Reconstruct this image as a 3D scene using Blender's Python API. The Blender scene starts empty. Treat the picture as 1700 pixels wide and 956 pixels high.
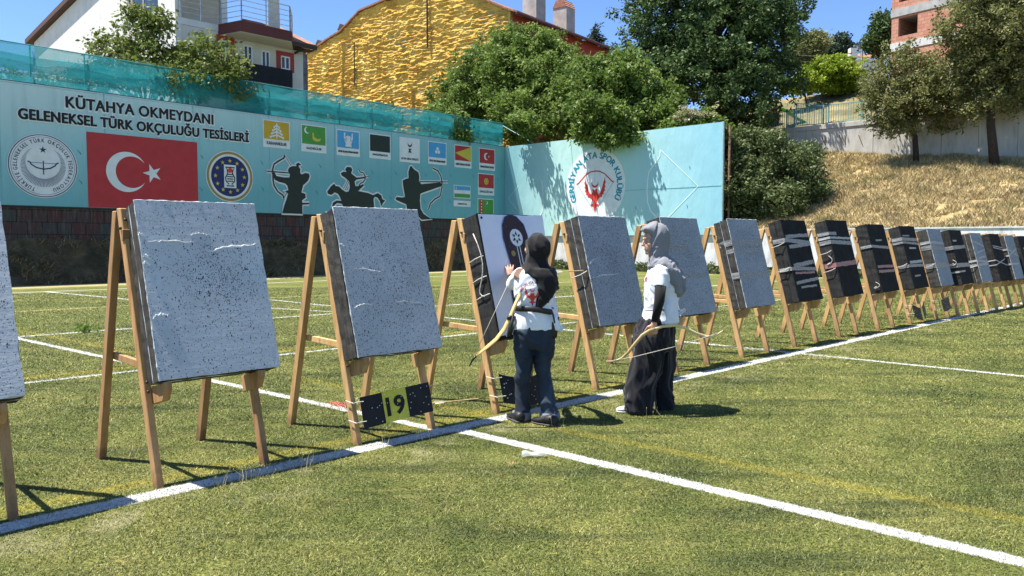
import bpy, bmesh, math, random
import numpy as np
from mathutils import Vector, Matrix
from mathutils.bvhtree import BVHTree
random.seed(7); RNG = np.random.default_rng(11)
R_ = math.radians
sc = bpy.context.scene
COL = sc.collection

# ------------------------------------------------------------ camera, sky, sun, exposure
FPX, PITCH, CAMH = 1315.0, 0.0569, 1.42
cam = bpy.data.cameras.new('camera'); camo = bpy.data.objects.new('camera', cam); COL.objects.link(camo)
cam.sensor_width = 36.0; cam.lens = 36.0*FPX/1700.0; cam.clip_end = 2000; cam.clip_start = 0.05
camo.location = (0, 0, CAMH); camo.rotation_euler = (math.pi/2-PITCH, 0, 0)
sc.camera = camo
SUN_EL, SHADOW_DIR = R_(67.5), Vector((1.0, 0.03, 0)).normalized()
w = bpy.data.worlds.new('World'); sc.world = w; w.use_nodes = True
wn = w.node_tree; wn.nodes.clear()
wo = wn.nodes.new('ShaderNodeOutputWorld'); wb = wn.nodes.new('ShaderNodeBackground')
sky = wn.nodes.new('ShaderNodeTexSky'); sky.sky_type = 'NISHITA'; sky.sun_disc = False
sky.sun_elevation = SUN_EL; sky.sun_rotation = R_(-90)
sky.altitude = 1000; sky.air_density = 0.65; sky.dust_density = 0.0; sky.ozone_density = 4.0
hs = wn.nodes.new('ShaderNodeHueSaturation'); hs.inputs['Saturation'].default_value = 1.05
wn.links.new(sky.outputs[0], hs.inputs['Color']); wn.links.new(hs.outputs[0], wb.inputs[0])
wb.inputs[1].default_value = 0.115
wn.links.new(wb.outputs[0], wo.inputs[0])
sl = bpy.data.lights.new('sun', 'SUN'); sl.energy = 4.8; sl.angle = R_(0.5); sl.color = (1.0, 0.95, 0.87)
so = bpy.data.objects.new('sun', sl); COL.objects.link(so)
SUNV = Vector((-SHADOW_DIR.x*math.cos(SUN_EL), -SHADOW_DIR.y*math.cos(SUN_EL), math.sin(SUN_EL)))
so.rotation_euler = (-SUNV).to_track_quat('-Z', 'Y').to_euler(); so.location = SUNV*60
sc.view_settings.view_transform = 'Standard'; sc.view_settings.look = 'None'
sc.view_settings.exposure = 1.28; sc.view_settings.gamma = 1.0; sc.view_settings.use_curve_mapping = False
sc.cycles.max_bounces = 8; sc.cycles.transparent_max_bounces = 12; sc.cycles.diffuse_bounces = 3

# ------------------------------------------------------------ picture -> world
CP, SP = math.cos(PITCH), math.sin(PITCH)
def ray(px, py):
    u = (px-850)/FPX; v = (478-py)/FPX
    return Vector((u, CP+v*SP, -SP+v*CP))
def at(px, py, Y):
    r = ray(px, py); k = Y/r.y
    return Vector((r.x*k, Y, CAMH+r.z*k))
def G(px, py, z=0.0):
    r = ray(px, py); k = (z-CAMH)/r.z
    return Vector((r.x*k, r.y*k, z))
def onplane(px, py, P0, N):
    r = ray(px, py); o = Vector((0, 0, CAMH)); k = (P0-o).dot(N)/r.dot(N)
    return o+r*k

# ------------------------------------------------------------ numpy noise
def _h(ix, iy, iz):
    n = (ix*374761393+iy*668265263+iz*2147483647*7+iz*1274126177) & 0xffffffff
    n = ((n ^ (n >> 13))*1274126177) & 0xffffffff
    return ((n ^ (n >> 16)) & 0xffff)/65535.0
def vnoise(x, y, z=None):
    x = np.asarray(x, float); y = np.asarray(y, float); z = np.zeros_like(x) if z is None else np.asarray(z, float)
    xi = np.floor(x).astype(np.int64); yi = np.floor(y).astype(np.int64); zi = np.floor(z).astype(np.int64)
    f = lambda t: t*t*(3-2*t)
    u, v, t = f(x-xi), f(y-yi), f(z-zi); o = 0
    for a in (0, 1):
        for b in (0, 1):
            for c in (0, 1):
                o = o+_h(xi+a, yi+b, zi+c)*(u if a else 1-u)*(v if b else 1-v)*(t if c else 1-t)
    return o
def fbm(x, y, z=None, o=4):
    s = 0; a = 0.5; k = 1.0
    for i in range(o):
        s = s+a*vnoise(np.asarray(x)*k+17.3*i, np.asarray(y)*k+9.1*i, None if z is None else np.asarray(z)*k); a *= .5; k *= 2.03
    return s

# ------------------------------------------------------------ materials
def mat_new(name):
    m = bpy.data.materials.new(name); m.use_nodes = True; nt = m.node_tree
    return m, nt, nt.nodes['Principled BSDF']
def N(nt, t, **kw):
    n = nt.nodes.new('ShaderNode'+t)
    for k, v in kw.items():
        if k in n.inputs: n.inputs[k].default_value = v
        else: setattr(n, k, v)
    return n
def L(nt, a, b): nt.links.new(a, b)
def rgba(c): return (c[0], c[1], c[2], 1.0)
def ramp(nt, fac, stops):
    r = nt.nodes.new('ShaderNodeValToRGB'); e = r.color_ramp.elements
    while len(e) < len(stops): e.new(0.5)
    for i, (p, c) in enumerate(stops): e[i].position = p; e[i].color = rgba(c) if len(c) == 3 else c
    L(nt, fac, r.inputs[0]); return r.outputs[0]
def mixc(nt, fac, a, b, mode='MIX'):
    n = nt.nodes.new('ShaderNodeMix'); n.data_type = 'RGBA'; n.blend_type = mode
    for s, v in ((n.inputs[0], fac), (n.inputs[6], a), (n.inputs[7], b)):
        if isinstance(v, (int, float)): s.default_value = v
        elif isinstance(v, tuple): s.default_value = rgba(v)
        else: L(nt, v, s)
    return n.outputs[2]
def mth(nt, op, a, b=None, clamp=False):
    n = nt.nodes.new('ShaderNodeMath'); n.operation = op; n.use_clamp = clamp
    for s, v in ((n.inputs[0], a), (n.inputs[1], b)):
        if v is None: continue
        if isinstance(v, (int, float)): s.default_value = v
        else: L(nt, v, s)
    return n.outputs[0]
def coords(nt, kind='Object', scale=None):
    tc = nt.nodes.new('ShaderNodeTexCoord'); o = tc.outputs[kind]
    if scale is not None:
        mp = nt.nodes.new('ShaderNodeMapping'); mp.inputs['Scale'].default_value = scale if isinstance(scale, tuple) else (scale,)*3
        L(nt, o, mp.inputs[0]); o = mp.outputs[0]
    return o
def noise(nt, vec, scale=5, detail=5, rough=.55):
    n = N(nt, 'TexNoise'); n.inputs['Scale'].default_value = scale; n.inputs['Detail'].default_value = detail; n.inputs['Roughness'].default_value = rough
    L(nt, vec, n.inputs['Vector']); return n.outputs['Fac']
def bump(nt, b, h, strength=.3, dist=.01):
    n = N(nt, 'Bump'); n.inputs['Strength'].default_value = strength; n.inputs['Distance'].default_value = dist
    L(nt, h, n.inputs['Height']); L(nt, n.outputs[0], b.inputs['Normal'])
MC = {}
def simple(name, col, rough=.7, var=.12, scale=8, metal=0.0, bmp=.15, bd=.005, spec=.4, stretch=None):
    if name in MC: return MC[name]
    m, nt, b = mat_new(name); v = coords(nt, 'Object', stretch)
    f = noise(nt, v, scale, 6)
    lo = tuple(max(0, c*(1-var*2)) for c in col); hi = tuple(min(1, c*(1+var*2)) for c in col)
    L(nt, ramp(nt, f, [(.25, lo), (.75, hi)]), b.inputs['Base Color'])
    b.inputs['Roughness'].default_value = rough; b.inputs['Metallic'].default_value = metal
    b.inputs['Specular IOR Level'].default_value = spec
    if bmp: bump(nt, b, noise(nt, v, scale*6, 4), bmp, bd)
    MC[name] = m; return m

# ------------------------------------------------------------ mesh builder
class MB:
    def __init__(s): s.v = []; s.f = []
    def add(s, vs, fs):
        o = len(s.v); s.v += [tuple(p) for p in vs]; s.f += [tuple(i+o for i in f) for f in fs]; return s
    def hexa(s, p):   # 8 points: bottom 0-3 ccw, top 4-7 ccw
        return s.add(p, [(3, 2, 1, 0), (4, 5, 6, 7), (0, 1, 5, 4), (1, 2, 6, 5), (2, 3, 7, 6), (3, 0, 4, 7)])
    def box(s, a, b):
        x0, y0, z0 = a; x1, y1, z1 = b
        return s.hexa([(x0, y0, z0), (x1, y0, z0), (x1, y1, z0), (x0, y1, z0), (x0, y0, z1), (x1, y0, z1), (x1, y1, z1), (x0, y1, z1)])
    def obox(s, o, ax, ay, az):
        o, ax, ay, az = map(Vector, (o, ax, ay, az))
        return s.hexa([o, o+ax, o+ax+ay, o+ay, o+az, o+ax+az, o+ax+ay+az, o+ay+az])
    def beam(s, p0, p1, wv, tv):   # centred beam with half-section vectors
        p0, p1, wv, tv = map(Vector, (p0, p1, wv, tv)); wv = wv/2; tv = tv/2
        return s.hexa([p0-wv-tv, p0+wv-tv, p0+wv+tv, p0-wv+tv, p1-wv-tv, p1+wv-tv, p1+wv+tv, p1-wv+tv])
    def tube(s, pts, rad, seg=8, cap=True, flat=None):
        pts = [Vector(p) for p in pts]
        if isinstance(rad, (int, float)): rad = [rad]*len(pts)
        vs = []; fs = []; prev = None
        for i, p in enumerate(pts):
            t = (pts[min(i+1, len(pts)-1)]-pts[max(i-1, 0)])
            t = t.normalized() if t.length > 1e-9 else Vector((0, 0, 1))
            if prev is None:
                a = t.orthogonal().normalized() if flat is None else (Vector(flat)-t*Vector(flat).dot(t)).normalized()
            else: a = (prev-t*prev.dot(t)); a = a.normalized() if a.length > 1e-6 else t.orthogonal().normalized()
            prev = a; b = t.cross(a); r = rad[i]; ra, rb = (r if isinstance(r, tuple) else (r, r))
            for k in range(seg):
                an = 2*math.pi*k/seg; vs.append(p+a*math.cos(an)*ra+b*math.sin(an)*rb)
        n = len(pts)
        for i in range(n-1):
            for k in range(seg):
                k2 = (k+1) % seg; fs.append((i*seg+k, i*seg+k2, (i+1)*seg+k2, (i+1)*seg+k))
        if cap: fs.append(tuple(reversed(range(seg)))); fs.append(tuple((n-1)*seg+k for k in range(seg)))
        return s.add(vs, fs)
    def loft(s, rings, seg=20, cap=True):   # ring: (centre, axis a, axis b[, power])
        vs = []; fs = []
        for c, a, b in rings:
            c, a, b = Vector(c), Vector(a), Vector(b)
            for k in range(seg):
                an = 2*math.pi*k/seg; vs.append(c+a*math.cos(an)+b*math.sin(an))
        n = len(rings)
        for i in range(n-1):
            for k in range(seg):
                k2 = (k+1) % seg; fs.append((i*seg+k, i*seg+k2, (i+1)*seg+k2, (i+1)*seg+k))
        if cap: fs.append(tuple(reversed(range(seg)))); fs.append(tuple((n-1)*seg+k for k in range(seg)))
        return s.add(vs, fs)
    def ball(s, c, r, seg=14, rings=9, M=None):
        c = Vector(c); r = (r, r, r) if isinstance(r, (int, float)) else r; vs = []; fs = []
        for i in range(rings+1):
            th = math.pi*i/rings
            for k in range(seg):
                ph = 2*math.pi*k/seg; q = Vector((r[0]*math.sin(th)*math.cos(ph), r[1]*math.sin(th)*math.sin(ph), -r[2]*math.cos(th)))
                vs.append(c+(M@q if M else q))
        for i in range(rings):
            for k in range(seg):
                k2 = (k+1) % seg; fs.append((i*seg+k, i*seg+k2, (i+1)*seg+k2, (i+1)*seg+k))
        return s.add(vs, fs)
    def prism(s, poly, ext):   # planar polygon swept by a vector
        ext = Vector(ext); n = len(poly); vs = [Vector(p) for p in poly]+[Vector(p)+ext for p in poly]
        return s.add(vs, [tuple(reversed(range(n))), tuple(range(n, 2*n))]+[(i, (i+1) % n, n+(i+1) % n, n+i) for i in range(n)])
    def build(s, name, mat, parent=None, local=False, smooth=False, bevel=0, clean=False, jitter=0):
        me = bpy.data.meshes.new(name); vs = s.v
        if parent is not None and not local:
            Mi = (Matrix.Translation(parent.location) @ parent.rotation_euler.to_matrix().to_4x4()).inverted()
            vs = [tuple(Mi @ Vector(p)) for p in vs]
        me.from_pydata(vs, [], s.f); me.update()
        if bevel or clean:
            bm = bmesh.new(); bm.from_mesh(me)
            bmesh.ops.remove_doubles(bm, verts=bm.verts, dist=1e-5)
            bmesh.ops.recalc_face_normals(bm, faces=bm.faces)
            if bevel: bmesh.ops.bevel(bm, geom=list(bm.edges), offset=bevel, segments=1, affect='EDGES', clamp_overlap=True)
            if jitter:
                for q in bm.verts: q.co += Vector((random.gauss(0, 1), random.gauss(0, 1), random.gauss(0, 1)))*jitter
            bm.to_mesh(me); bm.free()
        if smooth:
            for p in me.polygons: p.use_smooth = True
        return link(name, me, mat, parent)
def link(name, me, mat, parent=None):
    o = bpy.data.objects.new(name, me); COL.objects.link(o)
    if mat is not None:
        for m_ in (mat if isinstance(mat, (list, tuple)) else [mat]): me.materials.append(m_)
    if parent is not None: o.parent = parent
    return o
def tag(o, label=None, cat=None, group=None, kind=None):
    if label: o['label'] = label
    if cat: o['category'] = cat
    if group: o['group'] = group
    if kind: o['kind'] = kind
    return o
def empty(name, loc=(0, 0, 0), rz=0):
    o = bpy.data.objects.new(name, None); COL.objects.link(o); o.location = loc; o.rotation_euler = (0, 0, rz); o.empty_display_size = .2
    return o
def children(o): return [c for c in bpy.data.objects if c.parent == o]
def copy_tree(o, parent=None):
    c = o.copy(); COL.objects.link(c)
    if parent is not None: c.parent = parent
    for ch in children(o): copy_tree(ch, c)
    return c
def np_mesh(name, V, F, mat, parent=None, smooth=False, attr=None):
    """V (n,3), F (m,k) all the same size"""
    me = bpy.data.meshes.new(name); n, m, k = len(V), len(F), F.shape[1]
    me.vertices.add(n); me.vertices.foreach_set('co', np.ascontiguousarray(V, dtype=np.float32).ravel())
    me.loops.add(m*k); me.loops.foreach_set('vertex_index', np.ascontiguousarray(F, dtype=np.int32).ravel())
    me.polygons.add(m); me.polygons.foreach_set('loop_start', np.arange(0, m*k, k, dtype=np.int32))
    try: me.polygons.foreach_set('loop_total', np.full(m, k, dtype=np.int32))
    except Exception: pass
    if attr is not None:
        a = me.attributes.new('rnd', 'FLOAT', 'POINT'); a.data.foreach_set('value', np.ascontiguousarray(attr, dtype=np.float32))
    me.update(calc_edges=True); me.validate()
    if smooth: me.polygons.foreach_set('use_smooth', np.ones(m, dtype=bool))
    return link(name, me, mat, parent)
def grid_mesh(name, P, mat, parent=None, smooth=True):
    """P (r,c,3)"""
    r, c = P.shape[:2]; idx = np.arange(r*c).reshape(r, c)
    F = np.stack([idx[:-1, :-1], idx[:-1, 1:], idx[1:, 1:], idx[1:, :-1]], -1).reshape(-1, 4)
    return np_mesh(name, P.reshape(-1, 3), F, mat, parent, smooth)
def remesh_obj(mb, name, mat, parent, voxel=.01, smooth_it=4, fold=0.0, fscale=(6, 6, 6), fseed=0, frot=0.0, ffine=.5):
    """unite overlapping closed shapes into one continuous skin"""
    o = mb.build(name, mat, parent, clean=True)
    md = o.modifiers.new('r', 'REMESH'); md.mode = 'VOXEL'; md.voxel_size = voxel; md.adaptivity = 0
    if smooth_it:
        ms = o.modifiers.new('s', 'SMOOTH'); ms.factor = .5; ms.iterations = smooth_it
    dg = bpy.context.evaluated_depsgraph_get()
    me = bpy.data.meshes.new_from_object(o.evaluated_get(dg))
    o.modifiers.clear(); old = o.data; o.data = me; bpy.data.meshes.remove(old)
    me.materials.clear(); me.materials.append(mat); me.name = name
    n = len(me.vertices)
    if fold:
        co = np.empty(n*3, np.float32); me.vertices.foreach_get('co', co); co = co.reshape(-1, 3)
        no = np.empty(n*3, np.float32); me.vertices.foreach_get('normal', no); no = no.reshape(-1, 3)
        cx, cz = co[:, 0]*math.cos(frot)+co[:, 2]*math.sin(frot), -co[:, 0]*math.sin(frot)+co[:, 2]*math.cos(frot); cy = co[:, 1]
        wp = .25*(vnoise(co[:, 0]*5+fseed, cy*5, co[:, 2]*5)-.5)/max(fscale)*8
        a = vnoise((cx+wp)*fscale[0]+fseed, cy*fscale[1], (cz+wp)*fscale[2])
        rg = 1-np.abs(2*a-1)            # ridged folds
        b = 1-np.abs(2*vnoise((cx+wp)*fscale[0]*2.1+fseed+5, cy*fscale[1]*2.1, (cz+wp)*fscale[2]*2.1)-1)
        dsp = fold*((rg**2-.4)+ffine*(b**2-.4))
        co = co+no*dsp[:, None]; me.vertices.foreach_set('co', co.astype(np.float32).ravel()); me.update()
    me.polygons.foreach_set('use_smooth', np.ones(len(me.polygons), dtype=bool))
    return o

# ------------------------------------------------------------ text
def text_mesh(body, bold=0.0, spacing=1.0):
    cu = bpy.data.curves.new('t', 'FONT'); cu.body = body; cu.offset = bold; cu.space_character = spacing; cu.resolution_u = 4
    ob = bpy.data.objects.new('t', cu); COL.objects.link(ob)
    dg = bpy.context.evaluated_depsgraph_get(); me = bpy.data.meshes.new_from_object(ob.evaluated_get(dg))
    V = [tuple(v.co) for v in me.vertices]; F = [tuple(p.vertices) for p in me.polygons]
    bpy.data.objects.remove(ob); bpy.data.curves.remove(cu); bpy.data.meshes.remove(me)
    return np.array(V).reshape(-1, 3), F
_tc = {}
def glyph(ch, bold):
    if (ch, bold) not in _tc: _tc[(ch, bold)] = text_mesh(ch, bold)
    return _tc[(ch, bold)]

# ------------------------------------------------------------ the frame of the pitch: u along the row of targets, v towards the shooters
TH = 0.7792
DV = Vector((math.sin(TH), math.cos(TH), 0)); NV = Vector((math.cos(TH), -math.sin(TH), 0)); ZV = Vector((0, 0, 1))
def UV(u, v, z=0.0): return DV*u+NV*v+ZV*z
ROWROT = math.pi/2-TH
# long banner wall: from WL (left, near) to WC (corner); short banner: WC to WR; white wall on from WR
WL = Vector((-17.45, 27.0, 0)); WC = Vector((-0.42, 46.0, 0)); WR = Vector((9.63, 36.5, 0))
WD = (WC-WL).normalized(); WN = Vector((WD.y, -WD.x, 0))            # WN faces the pitch
TD = (WR-WC).normalized(); TN = Vector((TD.y, -TD.x, 0))            # faces the pitch (towards -q)
QD = -TN
def TQ(t, q, z=0.0): return WR+TD*t+QD*q+ZV*z

# ------------------------------------------------------------ turf
def turf_material(name, blades):
    m, nt, b = mat_new(name)
    geo = N(nt, 'NewGeometry'); pos = geo.outputs['Position']
    def dot(v):
        n = N(nt, 'VectorMath'); n.operation = 'DOT_PRODUCT'; L(nt, pos, n.inputs[0]); n.inputs[1].default_value = v; return n.outputs['Value']
    U = dot(tuple(DV)); V = dot(tuple(NV))
    wob = mth(nt, 'MULTIPLY', mth(nt, 'SUBTRACT', noise(nt, pos, 14, 4), .5), .05)
    # base colour: big patches, mowing wear, dry streaks, fine fibre
    f1 = noise(nt, pos, .75, 6, .68); f2 = noise(nt, pos, 3.2, 4, .6); f3 = noise(nt, pos, 55 if not blades else 20, 3, .7)
    c = ramp(nt, f1, [(.32, (.048, .070, .018)), (.46, (.108, .132, .034)), (.58, (.178, .190, .056)), (.74, (.262, .250, .094))])
    c = mixc(nt, ramp(nt, f2, [(.35, (0, 0, 0)), (.75, (.5, .5, .5))]), c, (.215, .200, .072))
    # dark worn smears
    sm = N(nt, 'Mapping'); sm.inputs['Rotation'].default_value = (0, 0, R_(14)); sm.inputs['Scale'].default_value = (.28, 1.5, 1); L(nt, pos, sm.inputs[0])
    f4 = noise(nt, sm.outputs[0], 1.6, 4, .6)
    c = mixc(nt, ramp(nt, f4, [(.52, (0, 0, 0)), (.66, (.8, .8, .8))]), c, (.058, .075, .026))
    f6 = noise(nt, sm.outputs[0], 4.2, 5, .65)
    c = mixc(nt, ramp(nt, f6, [(.60, (0, 0, 0)), (.74, (.55, .55, .55))]), c, (.330, .285, .120))
    # far turf: blade sheen painted in as a paler tone, wide bands darker
    far = mth(nt, 'MULTIPLY', mth(nt, 'SUBTRACT', mth(nt, 'MULTIPLY', V, -1), 7.0), .12, True)
    c = mixc(nt, mth(nt, 'MULTIPLY', far, .30), c, (.265, .260, .095))
    bnd = N(nt, 'Mapping'); bnd.inputs['Rotation'].default_value = (0, 0, TH); bnd.inputs['Scale'].default_value = (.09, .55, 1); L(nt, pos, bnd.inputs[0]); fb = noise(nt, bnd.outputs[0], 1.5, 3)
    c = mixc(nt, mth(nt, 'MULTIPLY', far, ramp(nt, fb, [(.42, (0, 0, 0)), (.58, (.6, .6, .6))])), c, (.120, .150, .036))
    if blades:
        at_ = N(nt, 'Attribute'); at_.attribute_name = 'rnd'; rn = at_.outputs['Fac']
        c = mixc(nt, 1.0, c, ramp(nt, rn, [(0, (.30, .36, .28)), (.45, (.88, .92, .85)), (.86, (1.65, 1.58, 1.2)), (.93, (2.6, 2.3, 2.2))]), 'MULTIPLY')
    else:
        c = mixc(nt, 1.0, c, ramp(nt, f3, [(.34, (.22, .24, .2)), (.50, (.80, .83, .75)), (.66, (1.6, 1.5, 1.3))]), 'MULTIPLY')
    fray = noise(nt, pos, 45, 5, .8)
    def line(c, X, x0, wd, Y=None, y0=-99, y1=99, slope=0.0, ys=0.0, col=(.70, .70, .67), k=.95, rag=1.0):
        x = X if not slope else mth(nt, 'SUBTRACT', X, mth(nt, 'MULTIPLY', mth(nt, 'SUBTRACT', Y, ys), slope))
        dd = mth(nt, 'ABSOLUTE', mth(nt, 'ADD', mth(nt, 'SUBTRACT', x, x0), wob))
        ms = ramp(nt, mth(nt, 'MULTIPLY', mth(nt, 'SUBTRACT', wd/2, dd), 25.0, True), [(0, (0, 0, 0)), (.5, (1, 1, 1))])
        fr = ramp(nt, fray, [(.30*rag, (.12, .12, .12)), (.50*rag, (1, 1, 1))])
        ms = mth(nt, 'MULTIPLY', mth(nt, 'MULTIPLY', ms, fr), k)
        if blades: ms = mth(nt, 'MULTIPLY', ms, ramp(nt, rn, [(.10, (.15,)*3), (.34, (1, 1, 1))]))
        if Y is not None:
            ms = mth(nt, 'MULTIPLY', ms, mth(nt, 'MULTIPLY', mth(nt, 'GREATER_THAN', Y, y0), mth(nt, 'LESS_THAN', Y, y1)))
        return mixc(nt, ms, c, col)
    YE = (.46, .36, .035)
    c = line(c, V, -4.80, .17, U, -30, 60, col=YE, k=.40, rag=1.25)
    c = line(c, U, 4.50, .15, V, -7.5, 12, .06, -4.0, YE, .42, 1.35)
    c = line(c, U, 3.62, .16, V, -17, -9.6, .08, -13, YE, .45, 1.25)
    c = line(c, V, -9.42, .18, U, -30, 60, col=YE, k=.5, rag=1.2)
    c = line(c, V, -18.75, .20, U, -30, 40, col=(.55, .52, .22), k=.6)
    c = line(c, V, -4.53, .17, U, -30, 60)
    c = line(c, U, 3.95, .135, V, -4.5, 30, .030, -4.3)
    c = line(c, U, 3.83, .115, V, -13.6, -4.5, .075, -4.76)
    c = line(c, U, 9.80, .11, V, -22, 30, k=.9)
    c = line(c, V, -9.12, .10, U, -30, 60, k=.8)
    c = line(c, V, -13.70, .13, U, -30, 60, k=.85)
    c = line(c, U, 8.75, .12, V, -16.5, -13.7, .25, -15, k=.8)
    c = line(c, V, -25.9, .20, U, -30, 60, k=.6)
    c = line(c, U, 7.35, .16, V, -25.9, -17, .1, -21, k=.8)
    wr = mth(nt, 'MULTIPLY', mth(nt, 'SUBTRACT', .42, mth(nt, 'ABSOLUTE', mth(nt, 'ADD', V, 4.22))), 2.4, True)
    c = mixc(nt, mth(nt, 'MULTIPLY', wr, ramp(nt, noise(nt, pos, 2.6, 5, .7), [(.50, (0, 0, 0)), (.64, (.6, .6, .6))])), c, (.34, .31, .17))
    # pale worn margin by the walls
    ws = dot(tuple(WN)); edge = mth(nt, 'SUBTRACT', ws, float(WN.dot(WL)))
    c = mixc(nt, ramp(nt, mth(nt, 'ADD', mth(nt, 'MULTIPLY', edge, .1), mth(nt, 'MULTIPLY', f2, .14)), [(.36, (.85, .85, .85)), (.46, (0, 0, 0))]), c, (.42, .36, .19))
    L(nt, c, b.inputs['Base Color'])
    b.inputs['Roughness'].default_value = .55 if blades else .8; b.inputs['Specular IOR Level'].default_value = .35 if blades else .1
    if not blades:
        bump(nt, b, mth(nt, 'ADD', noise(nt, pos, 70, 3, .7), mth(nt, 'MULTIPLY', f2, .6)), .9, .03)
    return m
MT_TURF = turf_material('turf', False); MT_BLADE = turf_material('turf_blades', True)
g = np.linspace(-260, 260, 105); gx, gy = np.meshgrid(g, g)
tag(grid_mesh('ground', np.stack([gx, gy+60, np.zeros_like(gx)], -1), MT_TURF, smooth=False), kind='structure')

P0L = -4.3
def make_blades():
    rmin, rmax, p = 2.3, 26.0, 1.55; D0 = 19000
    # radial density r * r^-p, sampled by inverse transform
    n = int(D0*3.5**p*1.66*(rmax**(2-p)-rmin**(2-p))/(2-p))
    r = (RNG.random(n)*(rmax**(2-p)-rmin**(2-p))+rmin**(2-p))**(1/(2-p)); a = (RNG.random(n)-.5)*1.66
    x = r*np.sin(a); y = r*np.cos(a)
    # clumpy pile
    keep = (vnoise(x*9, y*9)+.35*vnoise(x*31, y*31)) > .34; x, y, r = x[keep], y[keep], r[keep]; n = len(x)
    wd = .0010+.00034*r; h = (.006+.008*RNG.random(n))*(1+.6*(vnoise(x*1.3, y*1.3)-.5)); h = h+.0035*np.minimum(r, 14)/6
    rn = RNG.random(n); sc_ = np.clip(vnoise(x*.8+5, y*.8)*1.6-.75, 0, 1)*((x*NV.x+y*NV.y) > P0L)*((x*DV.x+y*DV.y) > 4.4); long_ = RNG.random(n) < .005+.05*sc_; h = np.where(long_, h*2.2, h); rn = np.where(long_, .93+.07*RNG.random(n), rn*.93)
    an = RNG.random(n)*2*np.pi; lean = np.where(long_, 2.6, .5+1.5*RNG.random(n)); ang2 = RNG.random(n)*2*np.pi
    lx = np.cos(ang2)*lean*h; ly = np.sin(ang2)*lean*h; z1 = h*np.where(long_, .35, 1/np.sqrt(1+.5*lean**2))
    dx = np.cos(an)*wd; dy = np.sin(an)*wd; z0 = np.full(n, -.003)
    V = np.stack([np.stack([x-dx, y-dy, z0], -1), np.stack([x+dx, y+dy, z0], -1), np.stack([x+lx, y+ly, z1], -1)], 1).reshape(-1, 3)
    F = np.arange(3*n).reshape(n, 3)
    o = np_mesh('grass', V, F, MT_BLADE, attr=np.repeat(rn, 3)); tag(o, kind='stuff')
make_blades()

# ------------------------------------------------------------ hillside behind the walls
MT_DRY, nt, b = mat_new('dry_slope'); geo = N(nt, 'NewGeometry'); pos = geo.outputs['Position']
c = ramp(nt, noise(nt, pos, .7, 6, .65), [(.3, (.20, .15, .07)), (.5, (.38, .28, .13)), (.7, (.54, .42, .22))])
c = mixc(nt, ramp(nt, noise(nt, pos, 1.9, 4), [(.56, (0, 0, 0)), (.68, (.7, .7, .7))]), c, (.12, .085, .05))
c = mixc(nt, ramp(nt, noise(nt, pos, 6, 4), [(.5, (0, 0, 0)), (.75, (.6, .6, .6))]), c, (.10, .10, .03))
L(nt, c, b.inputs['Base Color']); b.inputs['Roughness'].default_value = .95; b.inputs['Specular IOR Level'].default_value = .1
bump(nt, b, noise(nt, pos, 12, 6, .7), .5, .05)
MT_HILL, nt, b = mat_new('hill_ground'); geo = N(nt, 'NewGeometry'); pos = geo.outputs['Position']
c = ramp(nt, noise(nt, pos, .25, 6, .65), [(.32, (.05, .065, .02)), (.5, (.16, .14, .06)), (.68, (.36, .29, .14))])
L(nt, c, b.inputs['Base Color']); b.inputs['Roughness'].default_value = .95; bump(nt, b, noise(nt, pos, 4, 6, .7), 1.0, .2)
def q_height(t, q):
    s = 1.80+q*(.361-.0085*np.clip(t, -8, 14))+.55*(fbm(t*.35+3, q*.35)-.47)*np.minimum(1, q/2)+.012*np.maximum(0, -t)*0
    back = np.interp(q, [13.6, 19, 30, 42, 200], [8.15, 8.5, 13.2, 15.5, 34])
    return np.where(q < 13.62, s, back)
qs = np.concatenate([np.linspace(.16, 13.60, 70), [13.64], np.linspace(14, 30, 18), np.linspace(33, 190, 24)])
ts = np.linspace(-13.3, 110, 150)
tt, qq = np.meshgrid(ts, qs); hh = q_height(tt, qq)
P = np.stack([WR.x+TD.x*tt+QD.x*qq, WR.y+TD.y*tt+QD.y*qq, hh], -1)
o = grid_mesh('dry_slope', P, [MT_DRY, MT_HILL]); tag(o, kind='structure')
o.data.polygons.foreach_set('material_index', (np.repeat((qs[:-1]+qs[1:])/2 > 14.5, len(ts)-1)).astype(np.int32))
ss = np.linspace(-70, 110, 120); ks = np.concatenate([[.12], np.linspace(1, 150, 60)])
s2, k2 = np.meshgrid(ss, ks)
P = np.stack([WC.x+WD.x*s2-WN.x*k2, WC.y+WD.y*s2-WN.y*k2, 2.3+.09*k2+.5*(fbm(s2*.2, k2*.2)-.47)+np.maximum(0, s2)*.10], -1)
tag(grid_mesh('hillside', P, MT_HILL), kind='structure')
def hill_z(x, y):
    p = Vector((x, y, 0)); q = (p-WR).dot(QD); t = (p-WR).dot(TD); k = -(p-WC).dot(WN)
    z = 0.0
    if q > .16 and t > -13.3: z = float(q_height(np.array(t), np.array(q)))
    elif k > 0: z = 2.3+.09*k+max(0, (p-WC).dot(WD))*.10
    return z

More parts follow.
